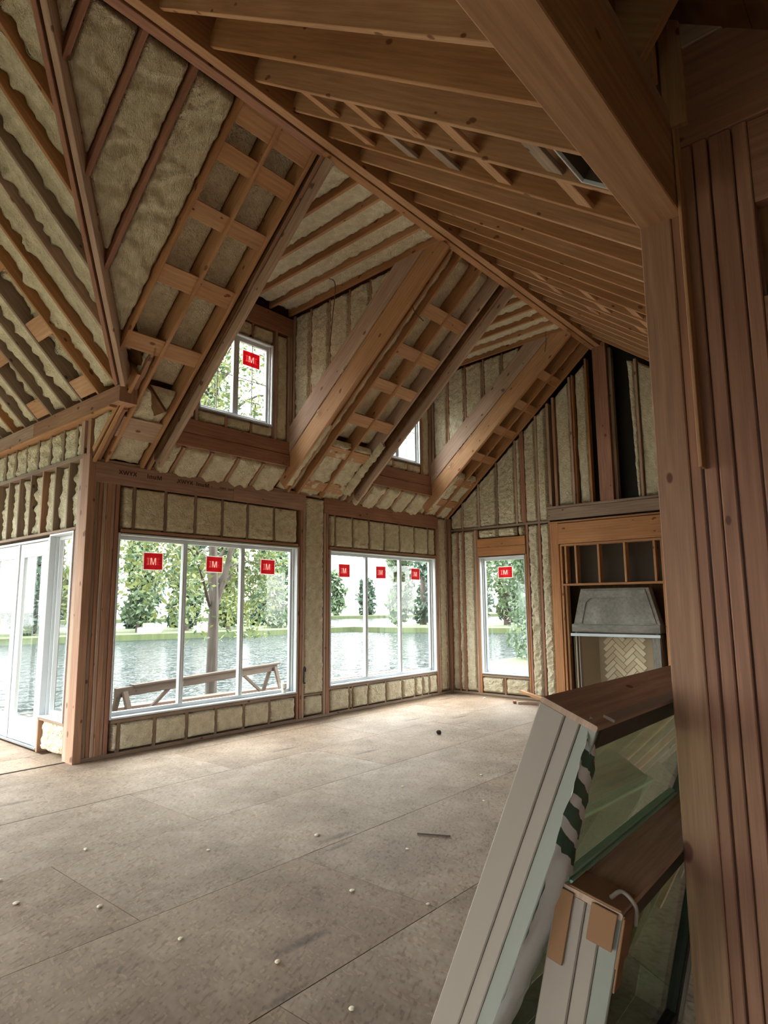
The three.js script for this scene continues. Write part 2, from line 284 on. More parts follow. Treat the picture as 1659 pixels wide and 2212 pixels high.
{
  const d = struct('door_1', 'white glazed french double door with black hinges', 'door'); d.position.set(XC + 0.03, 0.02, DR[0]); d.rotation.y = -Math.PI / 2;
  const w = DR[1] - DR[0], h = 2.46;
  bx(d, 'jamb', 0, 0.03, 0, h, -0.12, 0.02, M.white); bx(d, 'jamb', w - 0.03, w, 0, h, -0.12, 0.02, M.white); bx(d, 'head_jamb', 0.03, w - 0.03, h - 0.03, h, -0.12, 0.02, M.white); bx(d, 'threshold', 0, w, -0.01, 0.02, -0.13, 0.02, M.steel);
  for (let i = 0; i < 2; i++) {
    const a = 0.032 + i * (w / 2 - 0.03), b = a + w / 2 - 0.034, st = 0.15, br = 0.28, tr = 0.17;
    const lf = new THREE.Group(); lf.name = 'door_leaf'; d.add(lf);
    bx(lf, 'stile', a, a + st, 0.025, h - 0.035, -0.045, 0, M.white); bx(lf, 'stile', b - st, b, 0.025, h - 0.035, -0.045, 0, M.white);
    bx(lf, 'rail', a + st, b - st, 0.025, 0.025 + br, -0.045, 0, M.white); bx(lf, 'rail', a + st, b - st, h - 0.035 - tr, h - 0.035, -0.045, 0, M.white);
    const p = part(lf, 'pane', new THREE.PlaneGeometry(b - a - 2 * st, h - 0.06 - br - tr), M.glass); p.position.set((a + b) / 2, 0.025 + br + (h - 0.06 - br - tr) / 2, -0.022);
    for (const y of [0.18, 0.9, 1.6, 2.2]) bx(lf, 'hinge', i ? b - 0.006 : a - 0.012, i ? b + 0.012 : a + 0.006, y, y + 0.1, -0.01, 0.012, M.black);
  }
  bx(d, 'astragal', w / 2 - 0.02, w / 2 + 0.02, 0.03, h - 0.035, 0, 0.014, M.white);
}

// ---------------------------------------------------------------- north wall (towards the lake)
const wallN = struct('wall_north', 'stud wall with sprayed foam around the two wide lake windows', 'wall');
{
  const g = wallN; shell(g, 'x', XC, XB + 0.18, -0.1, 3.45, ZA - 0.18, 0.025, [W1, W2]);
  const zi = ZA, zo = ZA - 0.14, n = [0, 0, 1];
  const st = (x, y0, y1, mat = pick(STUDS), rec = 0, t = 0.04) => bx(g, 'stud', x - t / 2, x + t / 2, y0, y1, zo, zi - rec, mat);
  bx(g, 'bottom_plate', XC, XB, 0, 0.04, zo, zi - 0.004, M.grey);
  // built-up corner post
  let x = XC + 0.088; for (const [w, r, m] of [[0.045, 0.012, M.grey], [0.05, 0.02, M.spf2], [0.04, 0.004, M.spf], [0.06, 0.0, M.spf2], [0.045, 0.016, M.spf], [0.05, 0.004, M.red2]]) { bx(g, 'stud', x, x + w - 0.004, 0.04, 3.05, zo, zi - r, m); x += w; }
  // header beams
  bx(g, 'header', 3.27, 5.15, 3.05, 3.285, zo, zi + 0.006, M.red); bx(g, 'header', 5.155, 6.47, 3.05, 3.285, zo, zi + 0.004, M.red);
  bx(g, 'header', 6.86, 8.5, 3.05, 3.285, zo, zi + 0.004, M.red2); bx(g, 'header', 8.505, 9.84, 3.05, 3.285, zo, zi + 0.006, M.red2);
  { const c = document.createElement('canvas'); c.width = 1024; c.height = 64; const q = c.getContext('2d'); q.fillStyle = '#000'; q.fillRect(0, 0, 1024, 64); q.fillStyle = '#fff'; q.font = 'bold 44px sans-serif'; q.fillText('XWYX', 20, 50); q.fillText('lnuM', 210, 50); q.fillText('XWYX  lnuM -', 430, 50); q.font = '30px sans-serif'; q.fillText('.nwx  lum', 760, 46);
    const t = new THREE.CanvasTexture(c), d = part(g, 'stamp_print', new THREE.PlaneGeometry(1.9, 0.1), new THREE.MeshStandardMaterial({ color: '#4a2c22', alphaMap: t, transparent: true, roughness: 0.9 })); d.position.set(4.45, 3.2, ZA + 0.008); }
  bx(g, 'top_plate', XC, XB, 3.285, 3.325, zo, zi - 0.02, M.spf); 
  // framing beside the windows
  for (const [x, m] of [[6.40, M.spf2], [6.445, M.spf], [6.88, M.spf], [6.93, M.spf2], [9.80, M.spf2], [9.85, M.spf]]) st(x, 0.04, 3.05, m);
  for (const x of [6.35, 6.97, 9.77]) st(x, 0.04, 2.5, M.spf2, 0.004, 0.03);
  bx(g, 'rough_header', 3.6, 6.33, 2.5, 2.54, zo, zi - 0.004, M.spf2); bx(g, 'rough_header', 6.99, 9.77, 2.5, 2.54, zo, zi - 0.004, M.spf2);
  bx(g, 'rough_sill', 3.6, 6.33, 0.355, 0.393, zo, zi - 0.012, M.grey); bx(g, 'rough_sill', 6.99, 9.77, 0.375, 0.413, zo, zi - 0.012, M.grey);
  const up1 = [3.61, 3.76, 4.17, 4.59, 5.0, 5.41, 5.88, 6.32], lo1 = [3.61, 3.70, 4.14, 4.57, 4.99, 5.42, 5.85, 6.32];
  const up2 = [7.0, 7.11, 7.51, 7.91, 8.3, 8.71, 9.13, 9.54, 9.76], lo2 = [7.0, 7.43, 7.51, 7.87, 8.31, 8.73, 9.09, 9.31, 9.5, 9.76];
  for (const [L, y0, y1] of [[up1, 2.54, 3.05], [up2, 2.54, 3.05], [lo1, 0.04, 0.355], [lo2, 0.04, 0.375]]) {
    for (let i = 0; i < L.length; i++) if (i && i < L.length - 1) st(L[i], y0, y1, M.grey, 0.022);
    for (let i = 0; i < L.length - 1; i++) { const a = L[i] + 0.012, b = L[i + 1] - 0.012; foam(g, [[a, y0 + 0.006, zi], [b, y0 + 0.006, zi], [b, y1 - 0.006, zi], [a, y1 - 0.006, zi]], n, { rec: 0.035, bulge: 0.04, amp: 0.03, freq: 13, edge: 0.045, cell: 0.018 }); }
  }
  foam(g, [[6.47, 0.35, zi], [6.86, 0.35, zi], [6.86, 3.27, zi], [6.47, 3.27, zi]], n, { rec: 0.03, bulge: 0.03, amp: 0.035, freq: 12, edge: 0.04, stretch: 1.6, cell: 0.022 });
  foam(g, [[6.5, 0.05, zi], [6.85, 0.05, zi], [6.85, 0.33, zi], [6.5, 0.33, zi]], n, { rec: 0.03, bulge: 0.035, cell: 0.025 });
  foam(g, [[9.88, 0.05, zi], [10.1, 0.05, zi], [10.1, 3.27, zi], [9.88, 3.27, zi]], n, { rec: 0.03, bulge: 0.03, amp: 0.035, freq: 12, edge: 0.04, stretch: 1.6, cell: 0.022 });
  st(10.13, 0.04, 3.28, M.spf, 0.02); st(10.2, 0.04, 3.28, M.grey, 0.02); bx(g, 'stud', 10.215, 10.3, 0.04, 3.28, ZA - 0.1, ZA + 0.02, M.spf2);
  bx(g, 'blocking', 6.48, 6.85, 0.335, 0.36, zo, zi - 0.02, M.grey);
}

// ---------------------------------------------------------------- east gable wall with the chimney chase
const wallE = struct('wall_east', 'tall gable wall of studs and sprayed foam around the chimney chase', 'wall');
{
  const g = wallE, xi = XB, xo = XB + 0.14, n = [-1, 0, 0];
  const topY = (z) => z < ZR ? LY(z) : RY(z);
  shell(g, 'z', -5.0, -2.96, -0.1, 6.6, XB + 0.55, 0.025, []); bx(g, 'sheathing_panel', XB + 0.15, XB + 0.58, 6.4, 6.43, -5.0, -2.96, M.sheath);
  shell(g, 'z', ZA - 0.18, -4.99, -0.1, 6.6, XB + 0.155, 0.025, [W3]);
  shell(g, 'z', -3.0, -0.4, -0.1, 6.6, XB + 0.155, 0.025, [W4]);
  slab(g, 'sheathing_panel', [[XB + 0.155, -0.1, -5.0], [XB + 0.57, -0.1, -5.0], [XB + 0.57, 6.6, -5.0], [XB + 0.155, 6.6, -5.0]], [0, 0, 1], 0.02, M.felt);
  slab(g, 'sheathing_panel', [[XB + 0.155, -0.1, -2.98], [XB + 0.57, -0.1, -2.98], [XB + 0.57, 6.6, -2.98], [XB + 0.155, 6.6, -2.98]], [0, 0, 1], 0.02, M.felt);
  const st = (z, y0, y1, mat = pick(STUDS), rec = 0, t = 0.04) => bx(g, 'stud', xi + rec, xo, y0, y1, z - t / 2, z + t / 2, mat);
  const fo = (z0, z1, y0, y1a, y1b, o) => foam(g, [[xi, y0, z0], [xi, y0, z1], [xi, y1b, z1], [xi, y1a, z0]], n, { rec: 0.02, bulge: 0.03, edge: 0.045, amp: 0.045, freq: 12, stretch: 1.9, cell: 0.024, ...o });
  bx(g, 'bottom_plate', xi + 0.004, xo, 0, 0.04, ZA, -5.0, M.grey);
  // corner bays
  const zs = [-7.05, -6.81, -6.55];
  for (const z of [-6.93, -6.80, -6.53, -6.49]) st(z, 0.04, 3.02, pick([M.spf, M.red2]), 0.01);
  fo(-7.08, -6.95, 0.05, 3.02, 3.02); fo(-6.91, -6.82, 0.05, 3.02, 3.02); fo(-6.78, -6.55, 0.05, 3.02, 3.02);
  bx(g, 'blocking', xi + 0.008, xo, 3.03, 3.07, ZA, -4.99, M.grey);
  // upper studs
  for (const [z, m] of [[-6.80, M.spf], [-6.43, M.spf], [-6.03, M.grey], [-5.63, M.spf], [-5.5, M.red2], [-5.46, M.red2], [-5.2, M.spf]]) st(z, 3.07, topY(z) + 0.02, m, z === -5.5 || z === -5.46 ? 0 : 0.012);
  for (const [a, b] of [[-7.06, -6.82], [-6.78, -6.45], [-6.41, -6.05], [-6.01, -5.65], [-5.61, -5.52], [-5.44, -5.22], [-5.18, -5.01]]) fo(a, b, 3.08, topY(a) - 0.01, topY(b) - 0.01);
  // around the single window
  bx(g, 'header', xi - 0.004, xo, 2.68, 2.84, -6.47, -5.48, M.amber); bx(g, 'header', xi, xo, 2.515, 2.675, -6.47, -5.48, M.amber);
  for (const z of [-6.47, -5.48]) st(z, 0.04, 2.51, M.amber, 0.004, 0.03);
  for (const z of [-5.44]) st(z, 0.04, 3.03, M.red2, 0.006);
  fo(-6.45, -6.05, 2.86, 3.02, 3.02); fo(-6.03, -5.66, 2.86, 3.02, 3.02); fo(-5.62, -5.5, 2.86, 3.02, 3.02);
  bx(g, 'rough_sill', xi + 0.01, xo, 0.33, 0.37, -6.45, -5.5, M.grey); st(-5.98, 0.04, 0.33, M.red2, 0.01); fo(-6.45, -6.0, 0.05, 0.325, 0.325); fo(-5.96, -5.5, 0.05, 0.325, 0.325);
  fo(-5.42, -5.22, 0.05, 3.02, 3.02, { amp: 0.07, freq: 16, stretch: 1.2 }); st(-5.2, 0.04, 3.03, M.red2, 0.008); fo(-5.18, -5.0, 0.05, 3.02, 3.02, { amp: 0.07, freq: 16, stretch: 1.2 });
  // chimney chase: posts, header, ledge
  bx(g, 'chase_post', xi - 0.03, xo, 0, 3.02, -4.985, -4.83, M.amber); bx(g, 'chase_post', xi - 0.015, xo, 0, 2.63, -4.825, -4.785, M.amber);
  bx(g, 'chase_post', xi + 0.02, xo, 0, 1.95, -4.775, -4.74, M.fir2);
  bx(g, 'chase_post', xi - 0.03, xo, 0, 3.02, -3.1, -2.98, M.amber); bx(g, 'chase_post', xi - 0.015, xo, 0, 2.63, -3.17, -3.11, M.amber);
  bx(g, 'header', xi - 0.035, xo, 2.64, 2.99, -4.83, -3.1, M.amber); bx(g, 'header', xi - 0.02, xo, 2.6, 2.635, -4.8, -3.12, M.fir2);
  bx(g, 'chase_beam', xi - 0.05, xo, 3.06, 3.25, -5.0, -2.95, M.grey); bx(g, 'chase_beam', xi - 0.04, xo, 3.0, 3.03, -5.0, -2.95, M.fir3); bx(g, 'chase_beam', xi - 0.06, xo, 3.255, 3.295, -5.0, -2.95, M.grey);
  for (const z of [-4.73, -4.55, -4.16, -3.73, -3.27]) st(z, 1.97, 2.6, M.fir2, 0.0, 0.035);
  bx(g, 'blocking', xi - 0.02, xo, 1.93, 1.965, -4.8, -3.12, M.fir3);
  slab(g, 'felt_backing', [[XB + 0.2, 1.94, -4.98], [XB + 0.2, 1.94, -3.0], [XB + 0.2, 3.05, -3.0], [XB + 0.2, 3.05, -4.98]], [1, 0, 0], 0.02, M.felt);
  // tall framing above the chase beam
  const U = [[-4.955, 0.05, M.spf, 0], [-4.85, 0.05, M.spf2, 0.02], [-4.52, 0.04, M.spf, 0.0], [-4.48, 0.03, M.fir3, 0.03], [-4.22, 0.035, M.fir3, 0.02], [-3.95, 0.23, M.red2, -0.03], [-3.80, 0.05, M.grey, 0.03], [-3.38, 0.04, M.spf, 0], [-3.05, 0.05, M.spf, 0]];
  for (const [z, t, m, r] of U) st(z, 3.3, topY(z) - 0.02, m, r, t);
  foam(g, [[xi, 3.31, -4.82], [xi, 3.31, -4.55], [xi, topY(-4.55) - 0.03, -4.55], [xi, topY(-4.82) - 0.03, -4.82]], n, { rec: 0.06, bulge: 0.02, amp: 0.03, stretch: 0.4, cell: 0.03 });
  foam(g, [[xi, 3.31, -4.45], [xi, 3.31, -4.25], [xi, topY(-4.25) - 0.03, -4.25], [xi, topY(-4.45) - 0.03, -4.45]], n, { rec: 0.09, bulge: 0.02, amp: 0.04, stretch: 0.4, cell: 0.03 });
  foam(g, [[xi, 3.31, -3.36], [xi, 3.31, -3.08], [xi, topY(-3.08) - 0.03, -3.08], [xi, topY(-3.36) - 0.03, -3.36]], n, { rec: 0.05, bulge: 0.02, amp: 0.03, stretch: 0.4, cell: 0.03 });
  foam(g, [[xi - 0.0, 3.31, -3.46], [xi, 3.31, -3.40], [xi, topY(-3.4) - 0.05, -3.4], [xi, topY(-3.52) - 0.1, -3.52]], n, { rec: 0.02, bulge: 0.02, amp: 0.05, cell: 0.02 });
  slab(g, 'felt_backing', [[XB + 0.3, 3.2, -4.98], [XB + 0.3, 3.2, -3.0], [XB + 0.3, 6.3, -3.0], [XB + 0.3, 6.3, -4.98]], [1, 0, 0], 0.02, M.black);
  // bays past the chase (behind the post from here)
  for (const z of [-2.6, -2.1, -1.5, -1.1]) st(z, z > -2.55 && z < -1.5 ? 2.52 : 0.04, topY(z) - 0.02);
  fo(-2.94, -2.64, 0.05, topY(-2.94) - 0.03, topY(-2.64) - 0.03); fo(-1.48, -1.12, 0.05, topY(-1.48) - 0.03, topY(-1.12) - 0.03); fo(-2.5, -1.55, 2.55, topY(-2.5) - 0.03, topY(-1.55) - 0.03);
}

// ---------------------------------------------------------------- nook wall with the french door
const wallK = struct('wall_nook', 'stud wall with ragged foam above the white french door', 'wall');
{
  const g = wallK, xi = XC, xo = XC + 0.14, n = [-1, 0, 0];
  shell(g, 'z', -11.4, ZA - 0.1, -0.1, 3.95, XC + 0.155, 0.025, [SL, [DR[0], DR[1], 0, 2.48]]);
  const st = (z, y0, y1, mat = pick(STUDS), rec = 0, t = 0.04) => bx(g, 'stud', xi + rec, xo, y0, y1, z - t / 2, z + t / 2, mat);
  bx(g, 'corner_post', xi - 0.006, xi + 0.085, 0, 3.36, ZA - 0.17, ZA + 0.004, M.spf2); bx(g, 'corner_post', xi, xo, 0, 3.8, ZA - 0.26, ZA - 0.176, M.spf);
  bx(g, 'corner_post', xi, xi + 0.06, 3.365, 3.8, ZA - 0.1, ZA - 0.02, M.spf2);
  bx(g, 'top_plate', xi - 0.004, xo, 3.33, 3.38, -11.2, ZA - 0.1, M.grey);
  bx(g, 'plate_beam', xi - 0.06, xo, 3.8, 3.985, -8.6, -6.36, M.spf2); bx(g, 'plate_beam', xi - 0.06, xo, 3.8, 3.985, -11.2, -8.605, M.spf);
  bx(g, 'ledger', xi - 0.07, xo, 3.775, 3.797, -11.2, -6.55, M.fir2);
  bx(g, 'rough_header', xi, xo, 2.515, 2.55, -11.2, ZA - 0.27, M.grey);
  const zs = []; for (let z = -7.62; z > -11.2; z -= 0.37) zs.push(z);
  let prev = ZA - 0.26;
  for (const z of [...zs, -11.2]) {
    if (z > -11.2) { st(z, 2.55, 3.33, pick([M.grey, M.spf2]), 0, 0.034); st(z + 0.12, 3.38, 3.775, M.grey, 0.02, 0.036); }
    const a = z + 0.02, b = prev - 0.02; prev = z;
    foam(g, [[xi, 2.56, a], [xi, 2.56, b], [xi, 3.325, b], [xi, 3.325, a]], n, { rec: 0.085, bulge: 0.02, amp: 0.05, freq: 10, ragged: 0.06, cell: 0.022 });
    foam(g, [[xi, 3.385, a + 0.12], [xi, 3.385, Math.min(b + 0.11, ZA - 0.02)], [xi, 3.77, Math.min(b + 0.11, ZA - 0.02)], [xi, 3.77, a + 0.12]], n, { rec: 0.05, bulge: 0.03, amp: 0.05, freq: 11, cell: 0.022 });
  }
  st(SL[1] + 0.03, 0.04, 2.51, M.red2, 0.01, 0.05); st((SL[0] + DR[1]) / 2, 0, 2.5, M.spf2, 0.006, 0.034);
  foam(g, [[xi, 0.02, SL[0]], [xi, 0.02, SL[1]], [xi, 0.36, SL[1]], [xi, 0.36, SL[0]]], n, { rec: 0.06, bulge: 0.02, amp: 0.06, freq: 14, cell: 0.02 });
  bx(g, 'rough_sill', xi + 0.01, xo, 0.355, 0.385, SL[0], SL[1], M.grey);
  foam(g, [[xi, 0.3, ZA - 0.235], [xi, 0.3, SL[1] + 0.05], [xi, 2.5, SL[1] + 0.05], [xi, 2.5, ZA - 0.235]].map(p => p), n, { rec: 0.02, bulge: 0.02, amp: 0.02, cell: 0.02 });
  // little gable piece between the main eave and the nook beam
  slab(g, 'sheathing_panel', [[XC + 0.02, 3.3, ZA + 0.0], [XC + 0.02, 3.95, -6.34], [XC + 0.02, 3.95, ZA]], [1, 0, 0], 0.02, M.sheath);
  foam(g, [[XC + 0.01, 3.42, ZA + 0.05], [XC + 0.01, 3.76, -6.64], [XC + 0.01, 3.77, -6.66], [XC + 0.01, 3.77, ZA + 0.04]], n, { rec: 0.01, bulge: 0.03, cell: 0.025 });
  stick(g, 'rake_board', [XC + 0.03, 3.4, ZA + 0.03], [XC + 0.03, 3.84, -6.52], [0, 1, -0.885], 0.07, 0.04, M.fir2);
}

// ---------------------------------------------------------------- ridge and header beam
const ridge = struct('ridge_beam', 'long reddish ridge beam along the top of the vaulted roof', 'beam');
bx(ridge, 'beam_ply', 3.88, XB + 0.02, 5.93, 6.34, ZR - 0.02, ZR + 0.07, M.fir3); bx(ridge, 'beam_ply', XW, 3.875, 5.925, 6.34, ZR - 0.02, ZR + 0.07, M.red2);
bx(ridge, 'beam_ply', XW, XB + 0.02, 5.945, 6.34, ZR + 0.075, ZR + 0.16, M.fir);
bx(ridge, 'ridge_cap', XW, XB + 0.62, 6.4, 6.45, ZR - 0.4, ZR + 0.5, M.sheath);

const RX = []; for (let x = -3.55; x < 10.2; x += 0.4346) RX.push(x); // common rafter grid

// ---------------------------------------------------------------- north slope of the roof
const ceilN = struct('ceiling_north', 'steep roof slope of rafters and foam rising from the lake wall', 'ceiling');
{
  const g = ceilN, zv = -6.34;
  // roof deck, cut round the valley and the dormers
  const dk = (pts) => slab(g, 'roof_deck', pts.map(([x, z]) => LP(x, z, 0.245)), LN, 0.03, M.sheath);
  const zt = ZR + 0.12, ze = ZA - 0.35;
  dk([[XC, zv], [XC + 0.2, ze], [4.0, ze], [4.0, zt], [NRX, zt + 0.1]]);
  dk([[5.9, ze], [7.45, ze], [7.45, zt], [5.9, zt]]); dk([[9.27, ze], [XB + 0.62, ze], [XB + 0.62, zt], [9.27, zt]]);
  dk([[4.0, ze], [5.9, ze], [5.9, ZD - 0.1], [4.0, ZD - 0.1]]); dk([[7.45, ze], [9.27, ze], [9.27, ZD - 0.1], [7.45, ZD - 0.1]]);
  dk([[-0.8, zv], [NRX, zt + 0.1], [XW, zt], [XW, ZA - 0.1], [-0.8, ZA - 0.1]]);
  // jack rafters above the valley, then the commons of the first roof panel
  const zOf = (x) => (NY(x) - 3.29) / 0.885 + ZA;
  for (const x of [1.66, 2.085, 2.52]) rafL(g, 'rafter', x, zOf(x) + 0.05, ZR, 0, 0.24, 0.045, pick([M.spf, M.red2]));
  rafL(g, 'rafter', 2.97, zOf(2.97) + 0.03, ZR, -0.005, 0.24, 0.04, M.fir3); rafL(g, 'rafter', 3.39, ZA - 0.02, ZR, 0.0, 0.24, 0.038, M.fir2); rafL(g, 'rafter', 3.83, ZA - 0.02, ZR, -0.005, 0.24, 0.04, M.fir2);
  rafL(g, 'rafter', 3.25, ZA - 0.02, zv + 0.15, -0.02, 0.24, 0.04, M.fir2); rafL(g, 'rafter', 3.31, ZA - 0.02, zv + 0.4, 0.02, 0.24, 0.04, M.spf2);
  // dormer trimmers: doubled deep boards standing below the rafter plane
  const trim = (x, lo, hi, mats) => { rafL(g, 'trimmer', x, ZA + 0.12, ZR, lo, 0.285, 0.042, mats[0]); rafL(g, 'trimmer', x + hi * 0.012, ZA + 0.3, ZR - 0.05, lo + 0.29, 0.285, 0.042, mats[1]); };
  trim(5.88, -0.13, -1, [M.fir2, M.spf]); rafL(g, 'trimmer', 5.925, ZA + 0.1, ZR, -0.12, 0.28, 0.04, M.fir3);
  trim(9.25, -0.13, -1, [M.fir2, M.spf]); rafL(g, 'trimmer', 9.295, ZA + 0.1, ZR, -0.12, 0.28, 0.04, M.fir3);
  rafL(g, 'trimmer', 3.955, ZA + 0.1, ZR, -0.13, 0.36, 0.042, M.spf); rafL(g, 'trimmer', 7.43, ZA + 0.1, ZR, -0.13, 0.36, 0.042, M.spf);
  rafL(g, 'trimmer', 3.905, ZA, ZR, -0.02, 0.26, 0.04, M.spf2); rafL(g, 'trimmer', 7.38, ZA, ZR, -0.02, 0.26, 0.04, M.spf2);
  for (const x of [6.12, 6.31, 6.78, 7.23]) rafL(g, 'rafter', x, ZA - 0.02, ZR, 0, 0.24, 0.038, pick([M.fir3, M.spf]));
  for (const x of [9.46, 9.83, 10.2]) rafL(g, 'rafter', x, ZA - 0.02, ZR, 0, 0.24, 0.038, pick([M.fir3, M.spf]));
  // flat blocking between the rafters
  const blk = (x0, x1, y, w, m) => { const z = (y - 3.29) / 0.885 + ZA; stick(g, 'blocking', LP(x0, z, 0.035), LP(x1, z, 0.035), LN, 0.03, w, m); };
  for (const [y, w] of [[5.88, 0.2], [5.64, 0.17], [5.27, 0.17], [4.82, 0.2], [4.31, 0.19]]) { blk(2.99, 3.37, y, w, pick([M.fir, M.fir2])); blk(3.41, 3.81, y, w, pick([M.fir, M.fir2])); }
  blk(3.34, 3.81, 3.62, 0.28, M.spf);
  for (const y of [5.43, 5.02, 4.645, 4.24, 3.835, 3.41]) { blk(6.33, 6.76, y, 0.18, pick([M.fir, M.fir2])); blk(6.8, 7.21, y, 0.18, pick([M.fir, M.fir2])); }
  for (const y of [5.43, 5.02, 4.645, 4.24, 3.835, 3.5]) { blk(9.48, 9.81, y, 0.16, pick([M.fir, M.fir2])); blk(9.85, 10.18, y, 0.16, M.fir3); }
  // foam in the bays
  const bay = (x0, x1, z0, z1, o, z0b = z0) => foam(g, [LP(x0, z0), LP(x1, z0b), LP(x1, z1), LP(x0, z1)], LN.map(v => -v), { rec: 0.1, bulge: 0.02, amp: 0.05, freq: 9, cell: 0.032, ...o });
  const zr = ZR - 0.03, zz = (x) => zOf(x) + 0.1;
  bay(1.69, 2.06, zz(1.69), zr, { rec: 0.055 }, zz(2.06)); bay(2.11, 2.49, zz(2.11), zr, { rec: 0.055 }, zz(2.49)); bay(2.55, 2.94, zz(2.55), zr, { rec: 0.06 }, zz(2.94)); bay(NRX + 0.1, 1.63, zz(NRX + 0.1), zr, { rec: 0.06 }, zz(1.63));
  const gb = { rec: 0.19, bulge: 0.01, amp: 0.02 };
  bay(2.99, 3.37, -6.1, zr, gb); bay(3.41, 3.81, -6.3, zr, gb); bay(3.41, 3.81, -7.1, -6.3, { rec: 0.06, amp: 0.05 }); bay(3.27, 3.38, -7.1, -6.0, { rec: 0.08 });
  bay(5.95, 6.1, -7.1, zr, { rec: 0.05, amp: 0.05 }); bay(6.14, 6.29, -7.1, zr, { rec: 0.1 });
  for (const [a, b] of [[6.33, 6.76], [6.8, 7.21], [7.25, 7.36], [9.32, 9.44], [9.48, 9.81], [9.85, 10.18]]) { bay(a, b, -6.35, zr, gb); bay(a, b, -7.15, -6.35, { rec: 0.05, amp: 0.06, freq: 11 }); }
  foam(g, [LP(7.16, -7.0), LP(7.32, -7.0), LP(7.28, -6.2), LP(7.2, -6.2)], LN.map(v => -v), { rec: -0.02, bulge: 0.02, amp: 0.05, freq: 12, cell: 0.02, edge: 0.03 });
  foam(g, [LP(5.86, -6.95, -0.12), LP(6.0, -6.95, -0.1), LP(5.97, -6.1, -0.12), LP(5.9, -6.1, -0.12)], LN.map(v => -v), { rec: 0.0, bulge: 0.02, amp: 0.04, freq: 12, cell: 0.02, edge: 0.03 });
  foam(g, [LP(9.23, -6.95, -0.12), LP(9.37, -6.95, -0.1), LP(9.34, -6.3, -0.12), LP(9.27, -6.3, -0.12)], LN.map(v => -v), { rec: 0.0, bulge: 0.02, amp: 0.04, freq: 12, cell: 0.02, edge: 0.03 });
  // short rafter tails and foam under the dormers
  for (const [a, b] of [[3.98, 5.86], [7.46, 9.23]]) {
    const n = 4, w = (b - a) / (n + 0.6); for (let i = 0; i < n; i++) rafL(g, 'rafter_tail', a + w * (i + 0.55), ZA - 0.05, ZD - 0.02, 0, 0.2, 0.04, M.spf2);
    for (let i = 0; i <= n; i++) { const x0 = i ? a + w * (i - 0.45) + 0.025 : a + 0.02, x1 = i < n ? a + w * (i + 0.55) - 0.025 : b - 0.02; foam(g, [LP(x0, ZA - 0.09), LP(x1, ZA - 0.09), LP(x1, ZD - 0.01), LP(x0, ZD - 0.01)], LN.map(v => -v), { rec: 0.02, bulge: 0.045, amp: 0.045, freq: 10, cell: 0.02, edge: 0.08 }); }
  }
  // valley rafter
  const n0 = V(NN[0] + LN[0], NN[1] + LN[1], LN[2]).normalize();
  stick(g, 'valley_rafter', [XC - 0.02, 3.95 + 0.09, zv + 0.02], [NRX, NY(NRX) + 0.09, (NY(NRX) - 3.29) / 0.885 + ZA], [n0.x, n0.y, n0.z], 0.26, 0.05, M.spf); 
  stick(g, 'valley_rafter', [XC - 0.08, 3.95 + 0.1, zv - 0.02], [NRX - 0.06, NY(NRX) + 0.1, (NY(NRX) - 3.29) / 0.885 + ZA - 0.04], [n0.x, n0.y, n0.z], 0.24, 0.04, M.red2);
}

// ---------------------------------------------------------------- nook roof
const ceilK = struct('ceiling_nook', 'steep nook roof of rafters with ragged foam above the french door', 'ceiling');
{
  const g = ceilK; const MP = (x, z, o) => { const p = NP(x, z, o); return [2 * NRX - p[0], p[1], p[2]]; }, MN = [-NN[0], NN[1], 0];
  const zt = (NY(NRX) - 3.29) / 0.885 + ZA;
  slab(g, 'roof_deck', [NP(XC + 0.3, -11.5, 0.225), NP(XC + 0.3, -6.34, 0.225), NP(XC, -6.3, 0.225), NP(NRX, zt + 0.1, 0.225), NP(NRX, -11.5, 0.225)], NN, 0.03, M.sheath);
  slab(g, 'roof_deck', [MP(XC + 0.3, -11.5, 0.225), MP(XC + 0.3, -6.34, 0.225), MP(XC, -6.3, 0.225), MP(NRX, zt + 0.1, 0.225), MP(NRX, -11.5, 0.225)], MN, 0.03, M.sheath);
  bx(g, 'ridge_board', NRX - 0.03, NRX + 0.03, 5.95, 6.3, -11.3, ZR - 0.05, M.spf); bx(g, 'ridge_cap', NRX - 0.4, NRX + 0.4, 6.42, 6.46, -11.5, ZR + 0.1, M.sheath);
  const zs = []; for (let z = -4.43; z > -11.2; z -= 0.41) zs.push(z);
  let prev = null;
  zs.forEach((z, i) => {
    const x0 = z > -6.34 ? valleyX(z) - 0.04 : XC - 0.01; rafN(g, 'rafter', z, x0, NRX + 0.03, 0, 0.22, 0.04, pick([M.spf, M.grey, M.fir3]));
    if (prev !== null && z > -10.9) {
      const a = z + 0.025, b = prev - 0.025, xa = a > -6.34 ? valleyX(a) - 0.1 : XC - 0.05, xb = b > -6.34 ? valleyX(b) - 0.1 : XC - 0.05;
      const gap = i === 7 || i === 10; 
      foam(g, [NP(xa, a), NP(xb, b), NP(NRX + 0.04, b), NP(NRX + 0.04, a)], NN.map(v => -v), { rec: gap ? 0.17 : 0.11, bulge: 0.015, amp: 0.045, freq: 9, ragged: 0.09, cell: 0.03 });
      if (gap) for (const x of [3.06, 2.56, 2.05]) { const c = NP(x, 0, 0.025); stick(g, 'blocking', [c[0], c[1], a - 0.03], [c[0], c[1], b + 0.03], NN, 0.03, 0.22, pick([M.fir, M.fir2])); }
    }
    prev = z;
  });
  foam(g, [[NRX + 0.05, 3.98, -11.2], [XC, 3.98, -11.2], [NRX + 0.06, 6.0, -11.2], [NRX + 0.05, 6.0, -11.2]], [0, 0, 1], { cell: 0.1 });
}

